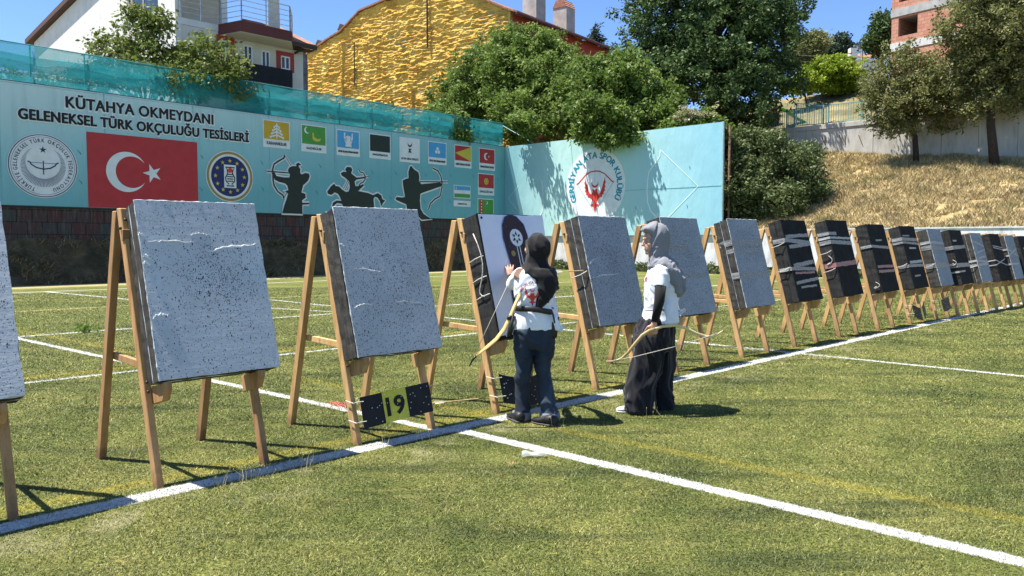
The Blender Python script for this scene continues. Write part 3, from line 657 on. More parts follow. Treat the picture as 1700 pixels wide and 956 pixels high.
# ------------------------------------------------------------ green safety net above the banner
MT_NET = bpy.data.materials.new('net'); MT_NET.use_nodes = True; nt = MT_NET.node_tree; nt.nodes.clear()
o_ = N(nt, 'OutputMaterial'); mx = N(nt, 'MixShader'); tr = N(nt, 'BsdfTransparent'); mx2 = N(nt, 'MixShader'); df = N(nt, 'BsdfDiffuse'); tl = N(nt, 'BsdfTranslucent')
v = coords(nt, 'Object'); f = noise(nt, coords(nt, 'Object', (1, 1, 3)), 1.5, 4)
cn = ramp(nt, f, [(.3, (.025, .27, .31)), (.7, (.06, .38, .42))]); L(nt, cn, df.inputs[0]); L(nt, cn, tl.inputs[0]); mx2.inputs[0].default_value = .55
L(nt, df.outputs[0], mx2.inputs[1]); L(nt, tl.outputs[0], mx2.inputs[2])
L(nt, ramp(nt, f, [(.3, (.66,)*3), (.7, (.80,)*3)]), mx.inputs[0]); L(nt, tr.outputs[0], mx.inputs[1]); L(nt, mx2.outputs[0], mx.inputs[2]); L(nt, mx.outputs[0], o_.inputs[0])
net = empty('safety_net', WC, LROT); tag(net, 'translucent teal safety net stretched along the top of the long banner', 'net')
def net_sheet(z0, z1, y, name, s0=SLEFT, s1=-.02):
    S_, H_ = np.meshgrid(np.linspace(s0, s1, 160), np.linspace(0, 1, 8)); sag = .05*np.sin(S_*1.9)*(H_) + .03*(fbm(S_*.6, S_*0)-.47)
    grid_mesh(name, np.stack([S_, y+.06*(fbm(S_*1.2, H_*2)-.47), z0+(z1-z0)*H_+sag*.5], -1), MT_NET, net)
net_sheet(BT+.03, NT_-.02, .10, 'net_sheet'); net_sheet(BT+.45, BT+.98, .16, 'net_overlap')
mp = simple('net_pole', (.05, .30, .32), .5)
MB().tube([(SLEFT, .1, NT_-.02), (-.02, .1, NT_-.02)], .018, 6).build('top_cord', mp, net, local=True)
pxs = [55, 145, 310, 380, 446, 508, 563, 617, 668, 714, 758, 795, 836]
for x in pxs:
    s = WP(x, 150)[0]; MB().tube([(s, .2, BT-.2), (s, .2, NT_)], .028, 6).build('net_pole', mp, net, local=True)
for k in range(1, 5): MB().tube([(WP(55, 150)[0]-k*2.2, .2, BT-.2), (WP(55, 150)[0]-k*2.2, .2, NT_)], .028, 6).build('net_pole', mp, net, local=True)

# ------------------------------------------------------------ short banner at the end
TROT = math.atan2(TD.y, TD.x); TLEN = (WR-WC).length
def TP(px, py):
    p = onplane(px, py, WC, TN); return ((p-WC).dot(TD), p.z)
ban2 = empty('club_banner', WC, TROT); tag(ban2, 'sunlit turquoise club banner with red eagle emblem below overhanging walnut branches', 'banner')
MT_BAN2, nt, b = mat_new('club_print'); v = coords(nt, 'Object'); sx = N(nt, 'SeparateXYZ'); L(nt, v, sx.inputs[0])
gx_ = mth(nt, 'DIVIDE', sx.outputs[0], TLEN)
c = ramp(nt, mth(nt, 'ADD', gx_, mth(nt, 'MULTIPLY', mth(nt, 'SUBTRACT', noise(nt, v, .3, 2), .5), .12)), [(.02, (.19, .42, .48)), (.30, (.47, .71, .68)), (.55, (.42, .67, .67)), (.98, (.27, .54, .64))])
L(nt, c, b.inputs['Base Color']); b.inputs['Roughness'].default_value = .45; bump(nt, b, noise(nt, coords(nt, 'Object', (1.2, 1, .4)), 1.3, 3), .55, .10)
B2B = 1.80
S_, H_ = np.meshgrid(np.linspace(.08, TLEN, 90), np.linspace(B2B, BT, 30))
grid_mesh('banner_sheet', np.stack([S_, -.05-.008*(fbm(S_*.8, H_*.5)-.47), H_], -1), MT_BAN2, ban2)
MB().box((.08, -.03, B2B), (TLEN-.01, .03, BT-.01)).build('backing_panel', simple('backing2', (.25, .35, .36), .8), ban2, local=True)
MB().box((TLEN, -.06, .3), (TLEN+.06, .05, BT+.02)).build('edge_post', simple('edge_post', (.3, .45, .48), .5), ban2, local=True)
c0 = TP(989, 308); R0 = (TP(989, 247)[1]-TP(989, 370)[1])/2
em = shape('club_emblem', [disc(c0, R0, 72)], ink('paper', (.74, .78, .80)), ban2, OFF+.003)
arc_letters('club_lettering', 'GERMİYAN ATA SPOR KULÜBÜ', c0, R0*.74, R_(212), R_(-30), R0*.235, INK['lteal'], em, OFF+.010, .0, .98, .045)
EAG = [(0, .552), (14, .540), (26, .550), (20, .562), (34, .580), (48, .570), (62, .540), (75, .500), (92, .455), (90, .490), (98, .490), (88, .520), (96, .525), (84, .545), (92, .552), (76, .570), (82, .578), (62, .588), (66, .598), (46, .604), (34, .610), (20, .630), (14, .645), (36, .655), (42, .648), (36, .665), (14, .668), (8, .690), (0, .705)]
EAG = [(a, -(b*1000-560)) for a, b in EAG]
def eagle(c, s): return [(c[0]+x*s, c[1]+y*s) for x, y in EAG]+[(c[0]-x*s, c[1]+y*s) for x, y in EAG[-2:0:-1]]
es = R0/265.0; ec = (c0[0], c0[1]-R0*.16)
shape('eagle_print', [eagle(ec, es)], INK['scarlet'], em, OFF+.012)
shape('crescent_print', [crescent((ec[0], ec[1]+58*es), 31*es, (ec[0], ec[1]+68*es), 27*es)], INK['scarlet'], em, OFF+.012)
bwp = [(-168, 58), (-150, 66), (-120, 92), (-85, 122), (-40, 142), (0, 146), (40, 142), (85, 122), (120, 92), (150, 66), (168, 58)]
shape('red_bow_print', ribbon([(ec[0]+x*es, ec[1]+y*es) for x, y in bwp], 9*es), INK['scarlet'], em, OFF+.010)
shape('string_print', ribbon([(ec[0]-160*es, ec[1]+55*es), (ec[0], ec[1]-150*es)], 3*es)+ribbon([(ec[0], ec[1]-150*es), (ec[0]+160*es, ec[1]+55*es)], 3*es)+ribbon([(ec[0], ec[1]+170*es), (ec[0], ec[1]+70*es)], 3*es), INK['grey'], em, OFF+.010)
Z7 = lambda p: TP(820+p[0]/4.25, 190+p[1]/4.25)
lb = [(1180, 250), (1175, 290), (1140, 350), (1100, 400), (1090, 460), (1085, 540), (1090, 620), (1110, 680), (1150, 720), (1175, 760)]
shape('bow_line_print', ribbon([Z7(p) for p in lb], .06)+ribbon([Z7((1180, 250)), Z7((1445, 505)), Z7((1200, 760))], .04)+ribbon([Z7(p) for p in [(345, 470), (350, 540), (352, 640), (345, 690), (315, 740)]], .06)+ribbon([Z7((180, 500)), Z7((108, 592)), Z7((190, 700))], .02), INK['line'], ban2, OFF)
mk = []
for x, y in [(1388, 372), (1370, 645), (1008, 658), (372, 712), (395, 435)]:
    p = Z7((x, y)); s = .10; mk += [[(p[0]-s*.6, p[1]+s), (p[0], p[1]-s*1.3), (p[0]+s*.1, p[1])], ]
shape('arrow_marks', mk, INK['teal'], ban2, OFF)
cz = simple('seam', (.18, .42, .46), .6); MB().box((6.5, -.062, TP(1120, 312)[1]-.01), (TLEN, -.056, TP(1120, 312)[1]+.01)).build('seam', cz, ban2, local=True)

# white wall below and beyond the club banner
ww = empty('white_wall', WC, TROT); tag(ww, 'low stained white wall running under the club banner and behind the row of targets', 'wall')
MT_WW, nt, b = mat_new('white_wall'); v = coords(nt, 'Object', (1, 1, .35)); f = noise(nt, v, 2.5, 6, .7)
L(nt, ramp(nt, f, [(.35, (.42, .41, .38)), (.52, (.68, .68, .67)), (.7, (.76, .76, .76))]), b.inputs['Base Color']); b.inputs['Roughness'].default_value = .8
MB().box((.1, .06, .35), (TLEN+34, .16, 1.96)).build('wall_panel', MT_WW, ww, local=True, bevel=.008)
MB().box((TLEN+.1, .03, 1.965), (TLEN+34, .2, 2.02)).build('coping', simple('ww_cope', (.62, .61, .58), .8), ww, local=True)
MB().box((.1, .1, -.1), (TLEN+34, .3, .36)).build('footing', simple('ww_foot', (.035, .04, .03), .9), ww, local=True)

# ------------------------------------------------------------ target stands
ROW = {1: (.361, .025, 0), 2: (1.776, .016, -.007), 3: (3.15, .019, -.007), 4: (4.559, -.023, -.016), 5: (5.963, -.082, 0), 6: (7.416, -.12, .021), 7: (8.947, -.158, .037), 8: (10.381, -.15, .057),
       9: (11.915, -.167, .088), 10: (13.317, -.106, .045), 11: (14.709, -.069, .038), 12: (15.916, .005, 0), 13: (16.887, .096, -.014), 14: (17.988, .161, -.064), 15: (19.043, .242, -.073), 16: (19.941, .312, -.103), 17: (20.85, .37, -.11)}
P0V, LEAN, SPREAD, FOOTW, BU0, BW, B0, B1 = -4.6235, .2616, .9566, .683, -.020, .7655, .598, 1.697
VB, VF = -.008, .181
def stand_pos(k): u, w_, _ = ROW[k]; return UV(u, P0V+w_)
def wood(name, base):
    if name in MC: return MC[name]
    m, nt, b = mat_new(name); v = coords(nt, 'Object', (14, 14, 1.6)); oi = N(nt, 'ObjectInfo')
    av = N(nt, 'VectorMath'); av.operation = 'ADD'; L(nt, v, av.inputs[0]); sc_ = mth(nt, 'MULTIPLY', oi.outputs['Random'], 40); cx = N(nt, 'CombineXYZ'); L(nt, sc_, cx.inputs[0]); L(nt, sc_, cx.inputs[2]); L(nt, cx.outputs[0], av.inputs[1])
    f = noise(nt, av.outputs[0], 1.5, 6, .65); r, g_, bl = base
    c = ramp(nt, f, [(.28, (r*.62, g_*.55, bl*.5)), (.5, base), (.72, (min(1, r*1.22), min(1, g_*1.25), min(1, bl*1.35)))])
    kn = noise(nt, coords(nt, 'Object', (9, 9, 5)), 1.0, 2); c = mixc(nt, ramp(nt, kn, [(.70, (0, 0, 0)), (.76, (.7, .7, .7))]), c, (r*.35, g_*.28, bl*.2))
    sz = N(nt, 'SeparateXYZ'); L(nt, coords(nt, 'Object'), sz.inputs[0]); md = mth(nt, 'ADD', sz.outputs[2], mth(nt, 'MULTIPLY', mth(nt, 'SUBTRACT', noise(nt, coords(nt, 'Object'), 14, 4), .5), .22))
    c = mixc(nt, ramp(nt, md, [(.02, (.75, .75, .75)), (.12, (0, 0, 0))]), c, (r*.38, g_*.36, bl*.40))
    gr = noise(nt, coords(nt, 'Object', (3, 3, 1)), 3.0, 5, .7); c = mixc(nt, ramp(nt, gr, [(.55, (0, 0, 0)), (.75, (.45, .45, .45))]), c, (.26, .22, .17))
    hv = N(nt, 'HueSaturation'); L(nt, c, hv.inputs['Color']); L(nt, mth(nt, 'ADD', .78, mth(nt, 'MULTIPLY', oi.outputs['Random'], .55)), hv.inputs['Value']); L(nt, hv.outputs[0], b.inputs['Base Color'])
    b.inputs['Roughness'].default_value = .7; b.inputs['Specular IOR Level'].default_value = .3; bump(nt, b, f, .5, .004); MC[name] = m; return m
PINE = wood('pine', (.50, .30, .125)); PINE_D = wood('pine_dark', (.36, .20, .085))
STEEL = simple('bolt', (.10, .09, .08), .5, metal=.8)
tn = math.tan(LEAN)
def make_stand(mat):
    root = empty('target_stand')
    def fp(x, z, dy=0): return Vector((x, z*tn+dy+.046, z))
    apz = 1.63
    for x in (.008, FOOTW):
        MB().beam(fp(x, -.02), fp(x, apz), (.042, 0, 0), (0, .062, 0)).build('leg', mat, root, local=True, bevel=.004)
        ytop = apz*tn+.046+.064
        MB().beam((x, SPREAD, -.02), (x, ytop, apz-.015), (.045, 0, 0), (0, .065, 0)).build('leg', mat, root, local=True, bevel=.004)
        # side stretcher, bolted on the inside
        xs = x+.036 if x < .1 else x-.036
        zf = .70; yb = SPREAD+(ytop-SPREAD)*zf/apz
        MB().beam((xs, zf*tn+.03, zf-.02), (xs, yb+.05, zf+.0), (.026, 0, 0), (0, .010, .045)).build('stretcher', mat, root, local=True, bevel=.003)
        # bracket that carries the foam
        xi = x+.044 if x < .1 else x-.044
        y0 = B0*tn; up = Vector((0, math.sin(LEAN), math.cos(LEAN))); ot = Vector((0, -math.cos(LEAN), math.sin(LEAN))); bs = up*B0+Vector((xi-.0225, 0, 0))
        poly = [bs+ot*-.06+up*-.004, bs+ot*.175+up*-.004, bs+ot*.172+up*-.042, bs+ot*.115+up*-.105, bs+ot*-.06+up*-.105]
        MB().prism(poly, (.045, 0, 0)).build('bracket', mat, root, local=True, bevel=.003)
        bl = MB()
        for z in (.60, .545, apz-.07):
            p = fp(x, z, -.031/math.cos(LEAN)); bl.ball(p, (.010, .006, .010), 8, 5)
        for z in (apz-.12,): bl.ball((x-.028, z*tn+.04, z), (.008, .016, .012), 8, 5)
        bl.build('bolts', STEEL, root, local=True, smooth=True)
    MB().beam((-.02, .45*.0+apz*.97*tn-.01, apz*.90), (FOOTW+.02, apz*.97*tn-.01, apz*.90), (0, .024, 0), (0, 0, .07)).build('top_rail', mat, root, local=True, bevel=.003)
    return root

# ------------------------------------------------------------ foam
def speckle(name, base, dens, cdens, cx_, cz_, cr, hole=(.018, .02, .022)):
    m, nt, b = mat_new(name); v = coords(nt, 'Object'); oi = N(nt, 'ObjectInfo')
    of = N(nt, 'CombineXYZ'); rr = mth(nt, 'MULTIPLY', oi.outputs['Random'], 31); L(nt, rr, of.inputs[0]); L(nt, rr, of.inputs[2])
    ad = N(nt, 'VectorMath'); ad.operation = 'ADD'; L(nt, v, ad.inputs[0]); L(nt, of.outputs[0], ad.inputs[1]); vv = ad.outputs[0]
    f = noise(nt, vv, 3.2, 6, .65); c = ramp(nt, f, [(.3, tuple(x*.86 for x in base)), (.55, base), (.75, tuple(min(1, x*1.13) for x in base))])
    f2 = noise(nt, vv, 38, 3, .7); c = mixc(nt, ramp(nt, f2, [(.3, (.35, .35, .35)), (.6, (0, 0, 0))]), c, tuple(x*.72 for x in base))
    sx = N(nt, 'SeparateXYZ'); L(nt, v, sx.inputs[0])
    dx = mth(nt, 'DIVIDE', mth(nt, 'SUBTRACT', sx.outputs[0], cx_), cr); dz = mth(nt, 'DIVIDE', mth(nt, 'SUBTRACT', sx.outputs[2], cz_), cr)
    ga = mth(nt, 'POWER', 2.718, mth(nt, 'MULTIPLY', mth(nt, 'ADD', mth(nt, 'MULTIPLY', dx, dx), mth(nt, 'MULTIPLY', dz, dz)), -1))
    pr = mth(nt, 'ADD', dens, mth(nt, 'MULTIPLY', ga, cdens)); tot = 0
    hsum = None
    for sc_, rad, pk in ((56, .165, .8), (100, .30, .9), (40, .13, .40), (150, .30, 1.0)):
        mp = N(nt, 'Mapping'); mp.inputs['Rotation'].default_value = (0, .5*sc_, 0); mp.inputs['Scale'].default_value = (1.0, 1.0, .62); L(nt, vv, mp.inputs[0])
        vo = N(nt, 'TexVoronoi'); vo.inputs['Scale'].default_value = sc_; L(nt, mp.outputs[0], vo.inputs['Vector'])
        cs = N(nt, 'SeparateColor'); L(nt, vo.outputs['Color'], cs.inputs[0])
        pres = mth(nt, 'LESS_THAN', cs.outputs[0], mth(nt, 'MULTIPLY', pr, pk)); r_ = mth(nt, 'MULTIPLY', mth(nt, 'ADD', .45, cs.outputs[1]), rad)
        hsp = mth(nt, 'MULTIPLY', pres, mth(nt, 'LESS_THAN', vo.outputs['Distance'], r_)); hsum = hsp if hsum is None else mth(nt, 'MAXIMUM', hsum, hsp)
    c = mixc(nt, mth(nt, 'MULTIPLY', hsum, .93), c, hole)
    st = N(nt, 'Mapping'); st.inputs['Scale'].default_value = (1.0, 1, 9); L(nt, vv, st.inputs[0]); f3 = noise(nt, st.outputs[0], 2.4, 5, .6)
    c = mixc(nt, ramp(nt, f3, [(.66, (0, 0, 0)), (.74, (.5, .5, .5))]), c, tuple(min(.8, x*1.35) for x in base))
    L(nt, c, b.inputs['Base Color']); b.inputs['Roughness'].default_value = .75; b.inputs['Specular IOR Level'].default_value = .25
    bump(nt, b, mth(nt, 'SUBTRACT', mth(nt, 'ADD', mth(nt, 'MULTIPLY', f2, .4), mth(nt, 'MULTIPLY', f3, .6)), hsum), .8, .006); return m
FACE_L = speckle('foam_face_pale', (.54, .56, .585), .15, .62, .44, .58, .19)
FACE_N = speckle('foam_face_plain', (.48, .495, .52), .30, .16, .40, .50, .25)
FACE_S = speckle('foam_face_slate', (.33, .36, .40), .36, .75, .36, .66, .15)
FACE_S2 = speckle('foam_face_slate_plain', (.34, .37, .41), .30, .30, .40, .75, .22)
FACE_K = simple('foam_face_black', (.012, .013, .015), .85, .3, 6, bmp=.5, bd=.004, spec=.2)
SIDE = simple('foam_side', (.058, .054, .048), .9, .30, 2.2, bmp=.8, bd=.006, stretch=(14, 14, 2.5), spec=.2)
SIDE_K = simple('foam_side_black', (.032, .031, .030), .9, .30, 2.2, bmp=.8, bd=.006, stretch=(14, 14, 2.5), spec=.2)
FILM = simple('foam_skin', (.66, .68, .68), .6, .15, 9)
TAPE = simple('clear_tape', (.24, .245, .25), .30, .45, 5, bmp=.9, bd=.004, stretch=(5, 1, 16), spec=.6)
TAPE_R = simple('red_tape', (.33, .14, .14), .3, .5, 6, bmp=.9, bd=.004, stretch=(6, 1, 16), spec=.6)
TAPE_W = simple('white_tape', (.38, .385, .39), .35, .35, 5, bmp=.7, bd=.003, stretch=(5, 1, 16), spec=.5)
ROPE = simple('white_cord', (.55, .53, .48), .8, .2, 60)
def slab(x0, x1, y0, y1, z0, z1, rough=.003):
    """block with slightly ragged, rounded edges"""
    bm = bmesh.new(); nx, nz = 14, 20
    bmesh.ops.create_cube(bm, size=1.0)
    for vtx in bm.verts: vtx.co = Vector((x0 if vtx.co.x < 0 else x1, y0 if vtx.co.y < 0 else y1, z0 if vtx.co.z < 0 else z1))
    bmesh.ops.subdivide_edges(bm, edges=[e for e in bm.edges if abs((e.verts[0].co-e.verts[1].co).x) > .1], cuts=nx, use_grid_fill=True)
    bmesh.ops.subdivide_edges(bm, edges=[e for e in bm.edges if abs((e.verts[0].co-e.verts[1].co).z) > .2], cuts=nz, use_grid_fill=True)
    for vtx in bm.verts:
        ex = (abs(vtx.co.x-x0) < 1e-5 or abs(vtx.co.x-x1) < 1e-5); ez = (abs(vtx.co.z-z0) < 1e-5 or abs(vtx.co.z-z1) < 1e-5)
        if ex: vtx.co.x += (-1 if vtx.co.x > (x0+x1)/2 else 1)*abs(random.gauss(0, rough))
        if ez: vtx.co.z += (-1 if vtx.co.z > (z0+z1)/2 else 1)*abs(random.gauss(0, rough))
    return bm
def bm_obj(name, bm, mat, parent):
    bmesh.ops.recalc_face_normals(bm, faces=bm.faces); me = bpy.data.meshes.new(name); bm.to_mesh(me); bm.free(); return link(name, me, mat, parent)
TORN = simple('torn_foam', (.62, .65, .66), .8, .15, 30, bmp=.6)
def make_target(k, face, layers=2, black=False, tapes=(), tears=(), cords=(), nm='foam_target'):
    u, w_, db = ROW[k]; H = B1+db-B0
    base = stand_pos(k); up = Vector((0, math.sin(LEAN), math.cos(LEAN))); ot = Vector((0, -math.cos(LEAN), math.sin(LEAN)))
    rot = Matrix.Rotation(ROWROT, 3, 'Z'); root = empty(nm, base+rot @ (up*B0+ot*VB)); root.rotation_euler = (-LEAN, 0, ROWROT)
    x0, x1 = BU0, BU0+BW; T = VF-VB; sd = SIDE_K if black else SIDE
    cuts = [0, T] if layers == 1 else ([0, T*.47, T] if layers == 2 else [0, T*.36, T*.68, T])
    ft = .010
    for i in range(len(cuts)-1):
        a, b_ = cuts[i], cuts[i+1]-(ft if i == len(cuts)-2 else .004)
        j = random.gauss(0, .004)
        bm_obj('foam_layer', slab(x0+.003+j, x1-.003, -b_, -a, .002, H-.002+j), sd, root)
        if i < len(cuts)-2: bm_obj('skin_sheet', slab(x0+.001+j, x1-.002, -b_-.0035, -b_-.0005, .001, H), FILM if not black else sd, root)
    fc = bm_obj('face_sheet', slab(x0, x1, -T, -T+ft-.001, 0, H, .0035), face, root)
    if not black:   # pale chipped rim of the face sheet
        rim = MB()
        for (a, b_) in (((x0+.002, H+.0005), (x1-.002, H+.0005)), ((x0-.0005, 0), (x0-.0005, H))):
            n = 40; pts = []; rr = []
            for i in range(n+1):
                t = i/n; pts.append((a[0]+(b_[0]-a[0])*t, -T+.003+random.gauss(0, .001), a[1]+(b_[1]-a[1])*t)); rr.append(max(.0008, random.gauss(.0028, .0016)))
            rim.tube(pts, rr, 5)
        rim.build('chipped_rim', TORN, root, local=True)
    for (fz, hgt, tilt, mt, a, b_) in tapes:
        z = fz*H; m = MB(); n = 14; vs = []; fs = []
        for i in range(n+1):
            t = a+(b_-a)*i/n; x = x0+t*BW; zz = z+tilt*(t-.5)+random.gauss(0, .002); hh = hgt*(1+random.gauss(0, .06))*.5
            yo = -T-.0025-abs(random.gauss(0, .0012)); vs += [(x, yo, zz-hh), (x, yo, zz+hh)]
        for i in range(n): fs.append((2*i, 2*i+2, 2*i+3, 2*i+1))
        m.add(vs, fs)
        if a < .03:
            zz = z+tilt*(-.5); o = len(m.v); m.add([(x0-.004, -T-.002, zz-hgt/2), (x0-.004, -T-.002, zz+hgt/2), (x0-.004, -.01, zz+hgt/2+.01), (x0-.004, -.01, zz-hgt/2+.01)], [(0, 1, 2, 3)])
        m.build('tape', mt, root, local=True)
    for (xa, za, xb, zb, r) in tears:
        n = 16; pts = []; rr = []
        for i in range(n+1):
            t = i/n; pts.append((x0+(xa+(xb-xa)*t)*BW, -T-.001, (za+(zb-za)*t)*H+random.gauss(0, .003)+.008*math.sin(5*t))); rr.append((r*.7*(.25+abs(random.gauss(.7, .3)))*math.sin(math.pi*(.08+.84*t)), .004))
        MB().tube(pts, rr, 6, flat=(0, 0, 1)).build('torn_strip', TORN, root, local=True)
    for pts in cords:
        MB().tube([(x0+p[0]*BW if len(p) == 2 else p[0], -T-.006 if len(p) == 2 else p[1], p[1]*H if len(p) == 2 else p[2]*H) for p in pts], .0045, 6).build('cord', ROPE, root, local=True, smooth=True)
    return root
def side_loop(z0, z1, y0=-.12, sag=.12):  # cord loop hanging on the near side face
    n = 10; x = BU0-.012; return [(x, y0+.05*math.sin(i/n*2*math.pi), z0+(z1-z0)*i/n-sag*math.sin(math.pi*i/n)) for i in range(n+1)]
def band(z, n=9):
    x = BU0-.009; return [(x, -.0, z-.02), (x, -.08, z-.005), (x, -.165, z), (BU0+.02, -.178, z+.002)]
rnd_t = random.Random(5)
def messy(n, mats=(TAPE,), lo=.2, hi=.9, h=(.02, .055), tilt=.07):
    return [(rnd_t.uniform(lo, hi), rnd_t.uniform(*h), rnd_t.uniform(-tilt, tilt), rnd_t.choice(mats), rnd_t.choice((0, .05, .15)), rnd_t.choice((1.0, .92, .8))) for _ in range(n)]
cord_tie = lambda z: [(BU0-.008, -.17, z), (BU0-.03, -.10, z-.02), (BU0-.03, .02, z-.025)]
TG = 'foam archery targets in a row'
specs = {
 1: (FACE_L, 2, False, (), ((.5, .62, .9, .64, .004),), (), 'large pale grey speckled foam target cut off by the left edge of the picture'),
 2: (FACE_L, 2, False, (), ((.05, .755, .42, .765, .006), (.52, .70, .95, .755, .009), (.0, .80, .04, .80, .012), (.01, .68, .06, .67, .016), (.01, .64, .05, .64, .014), (.02, .34, .14, .36, .009), (.40, .80, .55, .81, .005)), (), 'pale blue grey foam target peppered with arrow holes, nearest whole one'),
 3: (FACE_N, 2, False, (), ((.12, .575, .42, .56, .006), (.04, .32, .28, .35, .007), (.45, .34, .85, .33, .004), (.0, .74, .05, .74, .008)), (), 'plain grey foam target standing above the number 19 sign'),
 4: (FACE_K, 1, True, (), (), (side_loop(.35, .85), band(.66), band(.5), band(.36)), 'dark foam target carrying the white printed face sheet'),
 5: (FACE_S, 2, False, (), ((.04, .43, .60, .47, .008), (.04, .56, .22, .62, .004)), (cord_tie(.5),), 'slate grey foam target with dense dark hole cluster, between the two women'),
 6: (FACE_S2, 1, False, ((.83, .03, .012, TAPE, .08, .42), (.72, .04, .01, TAPE, .06, .6), (.66, .05, -.01, TAPE, .05, .5), (.40, .04, 0, TAPE, .1, .9)), (), (), 'slate grey foam target partly hidden behind the woman in the grey headscarf'),
 7: (FACE_S2, 2, False, ((.73, .075, .0, TAPE, 0, 1), (.64, .05, .01, TAPE, 0, .9), (.36, .08, 0, TAPE, 0, 1)), (), (), 'slate grey foam target with two taped bands, right of the woman with the bow'),
 8: (FACE_K, 2, True, ((.80, .05, .03, TAPE, .05, 1), (.73, .06, -.04, TAPE, 0, 1), (.68, .05, .05, TAPE, .1, 1), (.45, .06, .06, TAPE, .1, .95), (.39, .05, -.02, TAPE, 0, 1), (.34, .03, .0, TAPE_R, .1, .9), (.24, .045, .05, TAPE, .05, .98), (.17, .03, .02, TAPE, .2, .85)), (), (cord_tie(.72), cord_tie(.42)), 'black foam target wrapped in many crumpled tape strips'),
 9: (FACE_K, 1, True, ((.82, .05, 0, TAPE, 0, .35), (.76, .035, -.01, TAPE_W, 0, 1), (.70, .06, -.02, TAPE, 0, 1), (.42, .07, .03, TAPE_R, 0, 1)), (), (side_loop(.45, .55, -.1, .06), cord_tie(.37), cord_tie(.60)), 'black foam target with a single reddish tape band and hanging cord loop'),
 10: (FACE_K, 1, True, ((.76, .03, .02, TAPE, .3, .65), (.66, .045, -.03, TAPE, 0, 1), (.37, .045, 0, TAPE_R, .05, 1), (.30, .045, 0, TAPE_R, .05, 1)), (), (side_loop(.1, .16, -.12, .05),), 'black foam target with two parallel red tape bands low on its face'),
 11: (FACE_K, 1, True, ((.84, .025, 0, TAPE, .05, .5), (.78, .06, -.02, TAPE, 0, 1), (.72, .04, -.03, TAPE, 0, 1), (.64, .03, 0, TAPE_W, .3, .75), (.42, .05, .02, TAPE_W, .1, 1), (.36, .05, .0, TAPE, 0, 1), (.2, .03, .02, TAPE, .2, .6)), (), (cord_tie(.40),), 'black foam target with four pale tape bands beside the slate one'),
 12: (FACE_S2, 1, False, ((.75, .05, -.03, TAPE_W, 0, 1), (.66, .08, -.03, TAPE, 0, 1), (.36, .09, .0, TAPE, 0, 1)), (), (cord_tie(.39),), 'slate grey foam target with wide tape bands amid the black ones'),
 13: (FACE_K, 1, True, ((.80, .03, 0, TAPE_W, .1, .4), (.68, .07, .02, TAPE, 0, 1), (.35, .08, 0, TAPE, 0, 1), (.24, .03, .02, TAPE_W, 0, .5)), (), (side_loop(.4, .46, -.13, .06), cord_tie(.38)), 'narrow looking black foam target with two grey tape bands and cord knot'),
 14: (FACE_S2, 2, False, ((.78, .03, -.12, TAPE_W, .05, 1), (.62, .03, .08, TAPE_W, .2, 1), (.50, .04, .05, TAPE_W, .2, .9), (.42, .04, -.04, TAPE_W, 0, 1), (.36, .05, .02, TAPE_W, 0, 1)), (), (cord_tie(.35),), 'grey foam target crossed by slanting white tape strips'),
 15: (FACE_K, 2, True, ((.72, .02, -.05, TAPE_W, .05, 1), (.68, .02, -.06, TAPE_W, .05, 1), (.40, .02, .12, TAPE_W, .0, 1), (.38, .02, -.12, TAPE_W, .0, 1)), (), (), 'black foam target with thin crossing white cords near the right end'),
 16: (FACE_S2, 1, False, ((.62, .035, .16, TAPE_W, 0, 1), (.60, .035, -.16, TAPE_W, 0, 1), (.35, .04, 0, TAPE_W, 0, .8)), (), (), 'grey foam target with a white taped cross near the right picture edge'),
 17: (FACE_K, 1, True, ((.7, .05, .05, TAPE_W, .3, 1),), (), (), 'black foam target cut off by the right edge of the picture'),
}
SLAB = {1: 'wooden A-frame easel cut by the left picture edge, under a pale target', 2: 'wooden A-frame easel under the nearest whole speckled target', 3: 'wooden A-frame easel with the number 19 sign tied between its legs',
        4: 'wooden A-frame easel holding the target with the printed face sheet', 5: 'wooden A-frame easel standing between the two women', 6: 'wooden A-frame easel behind the woman in the grey headscarf',
        7: 'wooden A-frame easel under the slate target with two taped bands', 8: 'wooden A-frame easel under the black target with many tape strips', 9: 'wooden A-frame easel under the black target with one reddish band',
        10: 'wooden A-frame easel under the black target with two red bands', 11: 'wooden A-frame easel with a dark number sign sagging between its legs', 12: 'wooden A-frame easel under the slate target amid black ones',
        13: 'wooden A-frame easel under the black target with cord knot', 14: 'wooden A-frame easel under the target with slanting white strips', 15: 'wooden A-frame easel under the black target with crossed cords',
        16: 'wooden A-frame easel under the target with the white taped cross', 17: 'wooden A-frame easel cut off by the right picture edge'}
proto_a, proto_b = make_stand(PINE), make_stand(PINE_D); used = set(); TGT = {}
for k in sorted(ROW):
    pr = proto_b if k in (1, 2) else proto_a
    o = copy_tree(pr) if pr.name in used else pr; used.add(pr.name)
    o.location = stand_pos(k); o.rotation_euler = (0, 0, ROWROT+random.gauss(0, .012)); tag(o, SLAB[k], 'easel', 'wooden target easels in a row')
    fc, ly, bk, tp, te, co, lab = specs[k]
    TGT[k] = make_target(k, fc, ly, bk, tp, te, co); tag(TGT[k], lab, 'target', TG)
    if k in (1, 2, 3): TGT[k].rotation_euler.x -= {1: .075, 2: .030, 3: .014}[k]; TGT[k].location += DV*{1: .0, 2: .022, 3: 0}[k]

